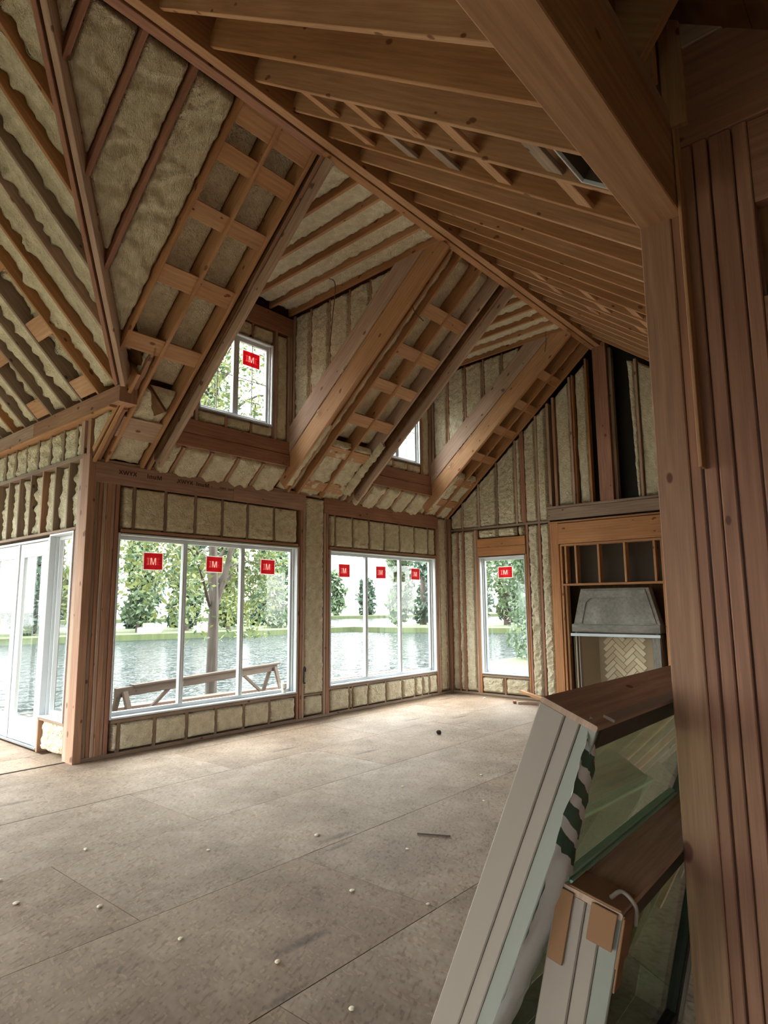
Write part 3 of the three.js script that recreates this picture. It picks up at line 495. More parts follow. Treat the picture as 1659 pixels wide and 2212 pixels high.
// ---------------------------------------------------------------- south slope: bare rafters
const ceilS = struct('ceiling_south', 'bare orange rafters of the uninsulated roof slope above the header beam', 'ceiling');
{
  const g = ceilS, hole = [2.975, 3.365, -1.34, -0.93];
  const cut = (x0, x1, z0, z1, put) => { // lay a sheet round the roof hole
    const [a, b, c, d] = hole; if (x1 <= a || x0 >= b || z1 <= c || z0 >= d) return put(x0, x1, z0, z1);
    if (x0 < a) put(x0, a, z0, z1); if (x1 > b) put(b, x1, z0, z1); const xa = Math.max(x0, a), xb = Math.min(x1, b); if (z0 < c) put(xa, xb, z0, c); if (z1 > d) put(xa, xb, d, z1);
  };
  const dk = (x0, x1, z0, z1) => cut(x0, x1, z0, z1, dk0), dk0 = (x0, x1, z0, z1) => slab(g, 'roof_deck', [RP(x0, z0, 0.275), RP(x1, z0, 0.275), RP(x1, z1, 0.275), RP(x0, z1, 0.275)], RN, 0.03, M.deck);
  for (let z = ZR - 0.1, k = 0; z < -0.4; z += 0.93, k++) for (let x = XW - (k % 2) * 1.1; x < XB + 0.62; x += 2.2) { const x0 = Math.max(x, XW), x1 = Math.min(x + 2.196, XB + 0.62); if (x1 > x0) dk(x0, x1, z, Math.min(z + 0.927, -0.4)); }
  cut(XW, XB + 0.62, ZR - 0.1, -0.38, (x0, x1, z0, z1) => slab(g, 'roof_underlay', [RP(x0, z0, 0.31), RP(x1, z0, 0.31), RP(x1, z1, 0.31), RP(x0, z1, 0.31)], RN, 0.01, M.felt));
  for (const x of RX) rafR(g, 'rafter', x, ZR + 0.12, -0.6, 0, 0.27, 0.042, pick([M.fir, M.fir2, M.fir, M.fir3]));
  const blk = (x0, x1, z, m) => stick(g, 'blocking', RP(x0, z, 0.035), RP(x1, z, 0.035), RN, 0.028, 0.13, m);
  for (const [a, b] of [[2.99, 3.37], [3.42, 3.81]]) for (const z of [-3.4, -2.93, -2.53, -2.1, -1.52]) blk(a, b, z, pick([M.grey, M.fir2]));
  for (const [a, b] of [[6.46, 6.85], [6.9, 7.29]]) for (const z of [-3.3, -2.7, -2.2]) blk(a, b, z, pick([M.fir, M.fir2]));
  for (const z of [-3.0, -2.4]) blk(7.33, 7.7, z, M.fir2);
}
// dark roof opening with a metal rim
{
  const g = struct('roof_opening', 'small dark opening with bright metal rim between the bare rafters', 'roof vent');
  const q = (x, z, o) => RP(x, z, o), lo = 0.02, hi = 0.95;
  slab(g, 'shaft_side', [q(2.975, -1.34, lo), q(3.365, -1.34, lo), q(3.365, -1.34, hi), q(2.975, -1.34, hi)], [0, -0.75, -1], 0.012, M.felt); slab(g, 'shaft_side', [q(2.975, -0.93, lo), q(3.365, -0.93, lo), q(3.365, -0.93, hi), q(2.975, -0.93, hi)], [0, -0.75, 1], 0.012, M.felt);
  slab(g, 'shaft_side', [q(2.975, -1.34, lo), q(2.975, -0.93, lo), q(2.975, -0.93, hi), q(2.975, -1.34, hi)], [-1, 0, 0], 0.012, M.felt); slab(g, 'shaft_side', [q(3.365, -1.34, lo), q(3.365, -0.93, lo), q(3.365, -0.93, hi), q(3.365, -1.34, hi)], [1, 0, 0], 0.012, M.felt);
  slab(g, 'shaft_cap', [q(2.95, -1.36, hi), q(3.39, -1.36, hi), q(3.39, -0.9, hi), q(2.95, -0.9, hi)], RN, 0.02, M.felt);
  stick(g, 'rim', q(2.985, -1.345, 0.018), q(3.37, -1.345, 0.018), RN, 0.022, 0.014, M.white); stick(g, 'rim', q(3.365, -1.34, 0.018), q(3.365, -0.95, 0.018), RN, 0.022, 0.008, M.white); stick(g, 'rim', q(2.985, -1.34, 0.02), q(2.985, -0.95, 0.02), RN, 0.022, 0.008, M.white);
}

// ---------------------------------------------------------------- dormers
function dormer(x0, x1, W, label) {
  const g = struct('ceiling_dormer', label, 'dormer'), DC = (z) => 5.83 + 0.04 * (z - ZD), zi = ZD, zo = ZD - 0.13;
  shell(g, 'x', x0 - 0.15, x1 + 0.15, 3.52, 6.2, ZD - 0.155, 0.025, [W]);
  slab(g, 'roof_deck', [[x0 - 0.2, 6.02, ZD - 0.4], [x1 + 0.2, 6.02, ZD - 0.4], [x1 + 0.2, 6.14, ZR], [x0 - 0.2, 6.14, ZR]], [0, 1, 0], 0.03, M.sheath);
  // front framing
  bx(g, 'sill_beam', x0, x1, 3.58, 3.745, zo, zi + 0.012, M.red2); bx(g, 'sill_beam', x0, x1, 3.75, 3.93, zo, zi + 0.004, M.red2);
  bx(g, 'header', x0, x1, 5.5, 5.78, zo, zi + 0.004, M.red2);
  for (const x of [x1 - 0.02, x1 - 0.065, x1 - 0.30, W[0] - 0.025, x0 + 0.02]) bx(g, 'stud', x - 0.02, x + 0.02, 3.93, 5.5, zo, zi - 0.004, pick([M.spf, M.spf2]));
  const ff = (a, b, y0, y1) => foam(g, [[a, y0, zi], [b, y0, zi], [b, y1, zi], [a, y1, zi]], [0, 0, 1], { rec: 0.035, bulge: 0.035, amp: 0.014, cell: 0.025, edge: 0.035 });
  ff(x1 - 0.28, x1 - 0.09, 3.95, 5.48); const xs = [W[0], W[0] + 0.42, W[0] + 0.82, W[1] + 0.02];
  for (let i = 0; i < 3; i++) { ff(xs[i] + 0.012, xs[i + 1] - 0.012, 3.94, W[2] - 0.01); if (i) ff(xs[i] + 0.012, xs[i + 1] - 0.012, W[3] + 0.03, 5.49); else ff(xs[i] + 0.012, xs[i + 1] - 0.012, W[3] + 0.03, 5.49); }
  for (let i = 1; i < 3; i++) { bx(g, 'stud', xs[i] - 0.02, xs[i] + 0.02, 3.93, W[2] - 0.01, zo, zi - 0.02, M.spf2); bx(g, 'stud', xs[i] - 0.02, xs[i] + 0.02, W[3] + 0.02, 5.5, zo, zi - 0.02, M.spf2); }
  ff(x0 + 0.05, W[0] - 0.05, 3.95, 5.48);
  // level joists with foam between
  const js = []; for (let x = x0 + 0.06; x < x1; x += (x1 - x0 - 0.1) / 5) js.push(x);
  js.forEach((x, i) => {
    stick(g, 'ceiling_joist', [x, DC(ZD) + 0.1, ZD - 0.05], [x, DC(ZR) + 0.1, ZR], [0, 1, 0], 0.2, 0.04, pick([M.fir3, M.fir]));
    if (i < js.length - 1) foam(g, [[x + 0.02, DC(ZD), ZD], [js[i + 1] - 0.02, DC(ZD), ZD], [js[i + 1] - 0.02, DC(ZR), ZR - 0.03], [x + 0.02, DC(ZR), ZR - 0.03]], [0, -1, 0], { rec: 0.075, bulge: 0.015, amp: 0.05, freq: 11, cell: 0.03 });
  });
  // cheek walls standing on the trimmers
  for (const [xi, s] of [[x1, -1], [x0, 1]]) {
    const N = [s, 0, 0], X = xi; const yb = (z) => LY(z) + 0.4 * LK; let pz = ZD; const zTop = -4.75;
    slab(g, 'sheathing_panel', [[X - s * 0.1, LY(ZD) - 0.2, ZD - 0.15], [X - s * 0.1, DC(ZD) + 0.25, ZD - 0.15], [X - s * 0.1, 6.1, ZR], [X - s * 0.1, LY(ZR), ZR]], [-s, 0, 0], 0.02, M.sheath);
    bx(g, 'stud', Math.min(X, X - s * 0.08), Math.max(X, X - s * 0.08), yb(ZD + 0.03), DC(ZD), ZD, ZD + 0.045, M.spf);
    for (let z = ZD + 0.36; z < zTop + 0.5; z += 0.38) {
      const za = pz + (pz === ZD ? 0.05 : 0.02), zb = z - 0.02, hA = DC(za) - yb(za), hB = DC(zb) - yb(zb);
      if (hA > 0.08) foam(g, [[X, yb(za) + 0.01, za], [X, Math.min(yb(zb) + 0.01, DC(zb) - 0.02), zb], [X, DC(zb) - 0.01, zb], [X, DC(za) - 0.01, za]], N, { rec: 0.02, bulge: 0.025, amp: 0.045, freq: 12, stretch: 1.6, cell: 0.026, edge: 0.04 });
      if (DC(z) - yb(z) > 0.05) bx(g, 'stud', Math.min(X + s * -0.015, X - s * 0.08), Math.max(X - s * 0.015, X - s * 0.08), yb(z), DC(z), z - 0.017, z + 0.017, M.spf2);
      pz = z;
    }
  }
  return g;
}
dormer(4.0, 5.9, D1, 'dormer recess with joists and the red labelled small window');
dormer(7.47, 9.27, D2, 'dormer recess with joists near the gable wall');

// ---------------------------------------------------------------- header beam, post, hall wall, and the rest of the shell
const beam = struct('header_beam', 'thick header beam carried by the tall wooden post', 'beam');
bx(beam, 'beam', XW, 2.5, 3.05, 3.38, BEAMZ, -0.574, M.fir);
bx(beam, 'plate', XW, 2.5, 3.385, 3.46, BEAMZ + 0.01, -0.58, M.spf);
const post = struct('corner_post', 'tall knotty wooden post under the end of the header beam', 'post');
bx(post, 'post_ply', 2.35, 2.49, 0, 3.05, BEAMZ, -0.612, M.spf2); bx(post, 'post_ply', 2.356, 2.49, 0, 3.05, -0.611, -0.574, M.red2);
const wallS = struct('wall_south', 'stud wall continuing from the tall post to the gable wall', 'wall');
bx(wallS, 'beam', 2.5, XB, 3.05, 3.46, BEAMZ, -0.574, M.fir); bx(wallS, 'sheathing_panel', 2.5, XB, 0, 3.05, -0.6, -0.58, M.sheath);
for (let x = 2.7; x < XB; x += 0.43) bx(wallS, 'stud', x, x + 0.04, 0, 3.05, BEAMZ, -0.605, pick(STUDS));
shell(wallS, 'x', 2.35, XB + 0.2, 3.46, 3.9, -0.56, 0.025, []);
// studs standing on the beam
const knee = struct('wall_knee', 'short studs and sheathing standing on the header beam', 'wall');
for (const x of [-3, -2, -1, 0, 0.8, 1.25, 1.7, 2.13, 2.4]) bx(knee, 'stud', x, x + 0.045, 3.46, 5.3, -0.66, -0.57, pick([M.fir, M.fir2]));
shell(knee, 'x', XW, 2.6, 3.46, 5.3, -0.69, 0.02, [], M.deck);
bx(knee, 'corner_board', 2.325, 2.5, 3.385, 5.3, -0.605, -0.525, M.fir);
const wallH = struct('wall_hall', 'dark stud and plank wall running from the post beside the camera', 'wall');
{
  const g = wallH; let z = -0.57;
  bx(g, 'board_edge', 2.30, 2.36, 2.1, 3.36, -0.570, -0.558, M.fir2);
  for (const [w, r, m] of [[0.045, 0.004, M.red2], [0.05, 0.0, M.red2], [0.075, 0.006, M.red2], [0.05, 0.002, M.red2]]) { bx(g, 'stud', 2.35 + r, 2.49, 0, 3.304, z + 0.004, z + w, m); z += w + 0.002; }
  for (let k = 0; k < 9; k++) { const z0 = z + k * 0.4; bx(g, 'stud', 2.352, 2.49, 0, 3.0, z0 + 0.28, z0 + 0.32, M.red2); bx(g, 'sheathing_panel', 2.42, 2.45, 0, 3.0, z0, z0 + 0.4, M.deck, 0.001); bx(g, 'blocking', 2.36, 2.45, 2.52, 2.66, z0, z0 + 0.28, M.red2); bx(g, 'blocking', 2.37, 2.45, 1.2, 1.24, z0, z0 + 0.28, M.red2); }
  bx(g, 'hall_plank', 2.36, 2.49, 3.0, 3.305, z, ZBK, M.red2); bx(g, 'hall_plank', 2.35, 2.49, 3.31, 3.695, -0.56, ZBK, M.red2); bx(g, 'hall_plank', 2.345, 2.49, 3.7, 4.1, -0.56, ZBK, M.spf); bx(g, 'hall_plank', 2.35, 2.49, 4.104, 5.3, -0.56, ZBK, M.deck);
}
const ceilH = struct('ceiling_hall', 'flat joisted ceiling above the hall behind the beam', 'ceiling');
bx(ceilH, 'sheathing_panel', XW, 2.6, 5.3, 5.33, -0.7, ZBK + 0.2, M.deck, 0.001);
for (let x = -3.6; x < 2.4; x += 0.43) bx(ceilH, 'ceiling_joist', x, x + 0.04, 5.06, 5.3, -0.56, ZBK, pick(WOODS));
const wallB = struct('wall_hall_end', 'sheathed end wall of the hall', 'wall');
shell(wallB, 'x', XW - 0.2, 2.6, -0.1, 5.4, ZBK, 0.12, [], M.deck);
const wallW = struct('wall_west', 'west end wall with tall glazed openings', 'wall');
shell(wallW, 'z', ZA - 0.2, ZBK, -0.1, 6.7, XW - 0.14, 0.12, [[-6.6, -4.2, 0.1, 2.9], [-3.0, -1.4, 0.2, 2.6], [0.5, 1.9, 0.8, 2.4]], M.deck);
windowUnit('window_12', 'glazed opening in the west end wall', [XW, 0.2, -1.4], Math.PI / 2, 1.6, 2.4, 2, { stickers: false, depth: 0.14 });
windowUnit('window_13', 'smaller window in the west wall of the hall', [XW, 0.8, 1.9], Math.PI / 2, 1.4, 1.6, 2, { stickers: false, depth: 0.14 });
windowUnit('window_8', 'glazed opening in the west wall beside the nook', [XW, 0.1, -4.2], Math.PI / 2, 2.4, 2.8, 3, { stickers: false, depth: 0.14 });
const wallNW = struct('wall_northwest', 'stud wall west of the nook', 'wall');
shell(wallNW, 'x', XW - 0.2, -0.8, -0.1, 3.5, ZA - 0.16, 0.12, [[-3.5, -1.3, 0.4, 2.5]], M.deck);
windowUnit('window_9', 'three pane window west of the nook', [-3.5, 0.4, ZA - 0.03], 0, 2.2, 2.1, 3, { stickers: false, depth: 0.12 });
const wallNK = struct('wall_nook_end', 'far end wall of the nook with a wide window', 'wall');
shell(wallNK, 'x', -1.0, XC + 0.2, -0.1, 6.4, -11.4, 0.12, [[-0.7, 3.1, 0.1, 3.7]], M.deck);
windowUnit('window_10', 'wide window in the nook end wall', [-0.7, 0.1, -11.27], 0, 3.8, 3.6, 4, { stickers: false, depth: 0.12 });
const wallKW = struct('wall_nook_west', 'west side wall of the nook with a window', 'wall');
shell(wallKW, 'z', -11.4, ZA - 0.03, -0.1, 4.1, -0.95, 0.12, [[-11.1, -7.5, 0.1, 3.4]], M.deck);
windowUnit('window_11', 'wide window in the nook west wall', [-0.83, 0.1, -7.5], Math.PI / 2, 3.6, 3.3, 4, { stickers: false, depth: 0.12 });

// ---------------------------------------------------------------- fireplace
{
  const g = top('fireplace', 'grey precast fireplace with sloped hood and tan herringbone firebox', 'fireplace'); g.position.set(XB, 0, -3.98);
  const brickM = [std({ color: '#d6c8aa', roughness: 0.9 }), std({ color: '#cabb9c', roughness: 0.9 }), std({ color: '#dccfb4', roughness: 0.9 })], mortar = std({ color: '#a08f76', roughness: 0.95 });
  const prism = (pts, d, bev = 0.006) => { const s = new THREE.Shape(pts.map(p => new THREE.Vector2(p[0], p[1]))); const e = new THREE.ExtrudeGeometry(s, { depth: d, bevelEnabled: true, bevelSize: bev, bevelThickness: bev, bevelSegments: 1 }); e.rotateY(-Math.PI / 2); return e; }; // shape x -> z, extruded towards -x
  const hood = part(g, 'hood', prism([[-0.70, 1.29], [0.70, 1.29], [0.55, 1.87], [-0.55, 1.87]], 0.16), M.concrete); hood.position.x = 0.26;
  { // raised rim on the hood
    const s = new THREE.Shape([[-0.64, 1.32], [-0.5, 1.84], [0.5, 1.84], [0.64, 1.32], [0.56, 1.32], [0.47, 1.66], [0.38, 1.73], [-0.38, 1.73], [-0.47, 1.66], [-0.56, 1.32]].map(p => new THREE.Vector2(...p)));
    const e = new THREE.ExtrudeGeometry(s, { depth: 0.016, bevelEnabled: true, bevelSize: 0.008, bevelThickness: 0.008, bevelSegments: 2 }); e.rotateY(-Math.PI / 2); part(g, 'hood_rim', e, M.concrete).position.x = 0.1;
  }
  bx(g, 'hood_band', 0.03, 0.4, 1.165, 1.295, -0.71, 0.71, M.concrete, 0.012);
  bx(g, 'steel_lintel', -0.01, 0.2, 1.1, 1.15, -0.72, 0.72, M.steel, 0.003);
  bx(g, 'jamb', 0.05, 0.35, 0, 1.1, -0.7, -0.625, M.felt); bx(g, 'jamb', 0.06, 0.35, 0, 1.1, -0.622, -0.6, M.primer); bx(g, 'jamb', 0.03, 0.35, 0, 1.1, 0.58, 0.7, M.concrete);
  bx(g, 'firebox_floor', 0.0, 0.7, 0, 0.05, -0.68, 0.68, M.concrete);
  // firebox walls: back, and two splayed sides, faced with herringbone brick
  const face = (ox, oz, ang, w, h, lay = true) => { // local: s along the wall, y up, normal out of the wall
    const p = new THREE.Group(); p.name = 'firebox_wall'; g.add(p); p.position.set(ox, 0.05, oz); p.rotation.y = ang;
    const b = part(p, 'mortar_bed', new THREE.BoxGeometry(w, h, 0.03), mortar); b.position.set(w / 2, h / 2, -0.016);
    const bw = 0.078, L = 3, c = Math.SQRT1_2, bg = new RoundedBoxGeometry(L * bw - 0.007, bw - 0.007, 0.012, 1, 0.003);
    if (lay) for (let i = -30; i < 40; i++) for (let j = -8; j < 9; j++) for (const v of [0, 1]) {
      const cx = i + 3 * j + (v ? 0.5 : 1.5), cy = i - 3 * j + (v ? 2.5 : 0.5), X = (cx - cy) * c * bw + w / 2, Y = (cx + cy) * c * bw;
      const m = 0.1; if (X < m || X > w - m || Y < m || Y > h - m) continue;
      const q = part(p, 'brick', bg, brickM[Math.floor(rnd() * 3)]); q.position.set(X, Y, 0.004 + rnd() * 0.002); q.rotation.z = v ? 3 * Math.PI / 4 : Math.PI / 4;
    }
  };
  face(0.5, -0.46, -Math.PI / 2, 0.92, 1.2); // back, facing the room
  face(0.5, 0.46, -(Math.PI - 0.38), 0.5, 1.2); face(0.04, -0.64, -0.38, 0.5, 1.2, false);
  bx(g, 'firebox_roof', 0.2, 0.7, 1.2, 1.24, -0.68, 0.68, M.concrete);
}

// ---------------------------------------------------------------- new window units leaning behind the post
const wrapMap = (() => {
  const c = document.createElement('canvas'); c.width = 128; c.height = 1024; const x = c.getContext('2d'); x.fillStyle = '#d8d8d6'; x.fillRect(0, 0, 128, 1024);
  x.fillStyle = '#3f5a4a'; for (let i = 0; i < 5; i++) { x.beginPath(); const y = 40 + i * 62; x.moveTo(0, y); x.lineTo(i < 2 ? 128 : 86, y + 50); x.lineTo(i < 2 ? 128 : 86, y + 86); x.lineTo(0, y + 36); x.fill(); }
  const t = new THREE.CanvasTexture(c); t.colorSpace = THREE.SRGBColorSpace; return t;
})();
function leaning(label, pos, tilt, L, H, d, o) {
  const g = top('window_unit', label, 'window unit', null, 'thing'); g.position.set(...pos); g.rotation.x = tilt;
  const t = 0.022;
  // end jamb towards the hall: primed boards with a vinyl flange
  bx(g, 'side_jamb', 0, t, 0, H, 0, d * 0.46, M.primer); bx(g, 'side_jamb', 0.004, t, 0, H, d * 0.465, d * 0.72, M.primer); bx(g, 'vinyl_flange', 0.008, t, 0, H, d * 0.725, d, M.vinyl);
  bx(g, 'side_jamb', L - t, L, 0, H, 0, d, M.primer);
  bx(g, 'head_jamb', 0.002, L, H, H + 0.018, 0, d, o.head); bx(g, 'sill_jamb', t, L - t, 0, t, 0, d, M.primer);
  const f = 0.055, z0 = d * 0.6, z1 = d * 0.93;
  bx(g, 'sash_frame', t, t + f, t, H, z0, z1, M.black); bx(g, 'sash_frame', L - t - f, L - t, t, H, z0, z1, M.black); bx(g, 'sash_frame', t + f, L - t - f, H - f - 0.02, H, z0, z1, M.black); bx(g, 'sash_frame', t + f, L - t - f, t, t + f, z0, z1, M.black);
  for (const z of [z0 + 0.01, z1 - 0.02]) { const p = part(g, 'pane', new THREE.PlaneGeometry(L - 2 * t - 2 * f + 0.02, H - 2 * f), o.glass); p.position.set(L / 2, H / 2, z); }
  return g;
}
M.tint = new THREE.MeshPhysicalMaterial({ color: '#d2dccb', transmission: 1, thickness: 0, roughness: 0.02, ior: 1.52, side: THREE.DoubleSide });
{
  const th = Math.atan(0.415), g = leaning('tall window unit with raw wood head and striped wrap leaning on the post', [1.75, 0.072, -1.446], th, 1.5, 1.4, 0.178, { head: M.spf, glass: M.tint });
  bx(g, 'nail_strip', 0.1, 1.4, 1.418, 1.426, 0.15, 0.185, M.primer);
  // torn printed wrap hanging down the hall-side edge
  const pts = [[0.05, 1.41, 0.175], [0.02, 1.33, 0.20], [0.0, 1.2, 0.215], [-0.005, 1.05, 0.225], [0.0, 0.9, 0.235], [-0.01, 0.75, 0.23], [-0.02, 0.6, 0.235], [-0.03, 0.4, 0.22], [-0.03, 0.2, 0.21], [-0.02, 0.02, 0.2]];
  const wid = [0.02, 0.06, 0.085, 0.1, 0.125, 0.12, 0.085, 0.08, 0.08, 0.075], curve = new THREE.CatmullRomCurve3(pts.map(p => V(...p))), nl = 90, nw = 10, pos = [], uv = [], idx = [];
  for (let i = 0; i <= nl; i++) { const u = i / nl, c = curve.getPoint(u), k = u * (wid.length - 1), a = Math.floor(k), w = wid[a] + ((wid[a + 1] ?? wid[a]) - wid[a]) * (k - a);
    for (let j = 0; j <= nw; j++) { const s = j / nw - 0.5, ph = s * 2.4; const n = 0.014 * fbm(u * 9, s * 4, 3, 3) + 0.006 * fbm(u * 30, s * 9, 7, 2);
      pos.push(c.x + Math.sin(ph + 0.6) * w * 0.75 - 0.01 + n * 0.6, c.y + n - s * 0.04, c.z - 0.035 + Math.cos(ph) * w * 0.28 + s * 0.01 + n); uv.push(s + 0.5, 1 - u); } }
  for (let i = 0; i < nl; i++) for (let j = 0; j < nw; j++) { const a = i * (nw + 1) + j, b = a + nw + 1; idx.push(a, b, a + 1, b, b + 1, a + 1); }
  const wg = new THREE.BufferGeometry(); wg.setAttribute('position', new THREE.Float32BufferAttribute(pos, 3)); wg.setAttribute('uv', new THREE.Float32BufferAttribute(uv, 2)); wg.setIndex(idx); wg.computeVertexNormals();
  tag(part(g, 'wrap_strip', wg, std({ map: wrapMap, roughness: 0.6, side: THREE.DoubleSide })), 'torn white wrap strip printed with green blocks');
}
{
  const th = Math.atan(0.228), H = 0.845, d = 0.18, g = leaning('low window unit with cardboard corners standing against the taller unit', [1.755, 0.042, -1.072], th, 1.1, H, d, { head: M.spf, glass: M.tint });
  g.rotation.order = 'YXZ'; g.rotation.y = 0.03;
  bx(g, 'glazing_strip', 0.02, 1.08, H + 0.019, H + 0.034, -0.004, 0.022, M.green); bx(g, 'glazing_strip', 0.02, 1.08, H + 0.019, H + 0.028, 0.024, 0.034, M.green);
  // folded cardboard corner protectors
  const flap = (n, w, h, x, y, z, ry = 0, rz = 0) => { const m = part(g, n, new RoundedBoxGeometry(w, h, 0.006, 2, 0.003), M.cardboard); m.position.set(x, y, z); m.rotation.set(0, ry, rz); return m; };
  flap('corner_protector', 0.045, 0.2, -0.006, H - 0.09, 0.028, Math.PI / 2); flap('corner_protector', 0.07, 0.1, -0.007, H - 0.035, d - 0.045, Math.PI / 2); flap('corner_protector', 0.09, 0.14, 0.045, H - 0.055, d + 0.004); flap('corner_protector', 0.05, 0.2, 0.02, H - 0.085, d + 0.008, 0, 0.05);
  const tp = part(g, 'corner_protector', new RoundedBoxGeometry(0.12, 0.006, d * 0.8, 2, 0.003), M.cardboard); tp.position.set(0.06, H + 0.022, d * 0.58);
  const tw = part(g, 'tie_twist', new THREE.TubeGeometry(new THREE.CatmullRomCurve3([V(0.03, H + 0.03, d * 0.75), V(0.06, H + 0.045, d * 0.85), V(0.07, H + 0.02, d + 0.01), V(0.075, H - 0.03, d + 0.018)]), 20, 0.006, 6), M.primer);
}

// ---------------------------------------------------------------- loose things indoors
{ // paper cup on the sill
  const pr = [[0, 0], [0.03, 0], [0.0435, 0.118], [0.046, 0.12], [0.045, 0.124], [0.042, 0.122], [0.029, 0.008], [0, 0.008]].map(p => new THREE.Vector2(...p));
  const c = top('paper_cup', 'white paper cup on the sill of the window with the trestle', 'cup'); c.position.set(6.13, 0.428, -7.14); part(c, 'cup_body', new THREE.LatheGeometry(pr, 28), std({ color: '#e4e2d8', roughness: 0.6 })); 
  const pm = std({ color: '#4a4f55', roughness: 0.7 }); for (const [a, y] of [[0.3, 0.06], [1.1, 0.075], [-0.6, 0.05]]) { const m = part(c, 'print_mark', new THREE.BoxGeometry(0.016, 0.014, 0.002), pm); m.position.set(Math.sin(a) * (0.031 + y * 0.113), y, Math.cos(a) * (0.031 + y * 0.113)); m.rotation.y = a; }
}
thingMesh('cable_loop', new THREE.TubeGeometry(new THREE.CatmullRomCurve3([V(6.455, 0.53, -7.06), V(6.42, 0.54, -7.045), V(6.415, 0.65, -7.04), V(6.43, 0.75, -7.045), V(6.46, 0.745, -7.06), V(6.465, 0.69, -7.065)]), 30, 0.013, 8), M.black, 'black cable loop fixed on the stud between the wide windows', 'cable');
const cables = [
  [[[5.5, 5.86, -5.62], [5.5, 5.78, -5.52], [5.5, 5.31, -5.555], [5.5, 4.86, -5.617]], 'thin wire hanging in the dormer with the red labelled window'],
  [[[6.0, 5.99, -4.78], [6.0, 5.53, -4.7], [6.0, 5.25, -4.6], [6.0, 5.1, -4.476]], 'thin wire hanging from the deep trimmer near the ridge'],
  [[[9.0, 5.9, -4.307], [9.01, 5.75, -4.31], [9.0, 5.58, -4.333]], 'short wire hanging in the dormer near the gable wall'],
];
for (const [p, l] of cables) thingMesh('electric_wire', new THREE.TubeGeometry(new THREE.CatmullRomCurve3(p.map(q => V(...q))), 24, 0.006, 6), M.wireDark, l, 'wire');
{
  const spots = [[5.855, 4.734, -5.675], [5.855, 4.235, -6.156], [9.225, 4.547, -5.869], [9.225, 4.33, -6.12], [9.225, 4.066, -6.321]];
  spots.forEach(([x, y, z], i) => {
    const c = []; for (let k = 0; k < 14; k++) { const a = k * 0.9; c.push(V(x - 0.012 - 0.014 * Math.abs(Math.sin(a)), y + 0.05 - k * 0.008, z + 0.02 * Math.cos(a * 0.8) - k * 0.003)); }
    thingMesh('wire_tie', new THREE.TubeGeometry(new THREE.CatmullRomCurve3(c), 50, 0.0055, 5), M.wire, i < 2 ? 'curled white wire tie on the trimmer beside the labelled dormer' : 'curled white wire tie on the trimmer nearer the gable wall', 'wire tie', i < 2 ? 'wire ties on the first trimmer' : 'wire ties on the gable side trimmer');
  });
}
{ // scrap timber by the fireplace
  const sc = (label, L, h, t, x, y, z, ry, rz, m) => { const g = lumberGeo(L, h, t); g.translate(-L / 2, 0, 0); const o = thingMesh('wood_scrap', g, m, label, 'wood scrap'); o.position.set(x, y, z); o.rotation.set(0, ry, rz); };
  sc('pale offcut leaning on the scrap heap by the fireplace', 0.5, 0.04, 0.09, 9.86, 0.13, -5.22, 1.5, 0.22, M.fir2); sc('thick offcut lying under the scraps by the fireplace', 0.42, 0.05, 0.09, 10.02, 0.026, -4.95, 1.2, 0, M.spf2); sc('short brown offcut at the edge of the scrap heap', 0.3, 0.04, 0.07, 9.78, 0.021, -5.3, 2.1, 0, M.spf); sc('small block beside the scrap heap on the floor', 0.14, 0.04, 0.05, 9.75, 0.021, -5.52, 0.6, 0, M.red2);
  const st = lumberGeo(0.24, 0.008, 0.012); st.translate(-0.12, 0, 0); const o = thingMesh('stick', st, std({ color: '#4c4034' }), 'thin dark stick lying on the open floor', 'stick'); o.position.set(3.93, 0.006, -2.92); o.rotation.y = -1.1;
  const lump = new THREE.IcosahedronGeometry(0.035, 3), p = lump.attributes.position; for (let i = 0; i < p.count; i++) { const k = 1 + 0.35 * fbm(p.getX(i) * 30, p.getY(i) * 30, p.getZ(i) * 30); p.setXYZ(i, p.getX(i) * k, p.getY(i) * k * 0.8, p.getZ(i) * k); } lump.computeVertexNormals();
  thingMesh('dark_clod', lump, std({ color: '#2a2622', roughness: 0.9 }), 'small black clod on the floor before the far windows', 'clod').position.set(6.889, 0.024, -5.008);
  const fl = new THREE.IcosahedronGeometry(0.018, 1); const q = fl.attributes.position; for (let i = 0; i < q.count; i++) q.setXYZ(i, q.getX(i) * (1 + 0.3 * fbm(q.getX(i) * 60, q.getY(i) * 60, 1)), q.getY(i) * 0.4, q.getZ(i)); fl.computeVertexNormals(); const fm = std({ color: '#e8dfc9', roughness: 0.9 });
  const fs = [[4.75, -3.869], [4.846, -3.071], [1.864, -3.694], [2.101, -1.995], [2.134, -2.501], [1.959, -3.037], [3.398, -3.57], [3.045, -2.309], [5.536, -3.526], [7.169, -4.025], [2.728, -3.932], [1.582, -4.095], [1.638, -4.505], [9.9, -6.2], [3.6, -2.9], [2.9, -2.75], [2.2, -4.6]];
  fs.forEach(([x, z], i) => { const m = thingMesh('foam_crumb', fl, fm, 'pale foam crumb scattered on the open floor', 'foam crumb', 'foam crumbs on the floor'); m.position.set(x, 0.0065, z); const k = i === 13 ? 2 : 0.7 + rnd() * 0.6; m.scale.set(k, k * 0.9, k * (0.6 + rnd() * 0.5)); m.rotation.y = rnd() * 6; });
}

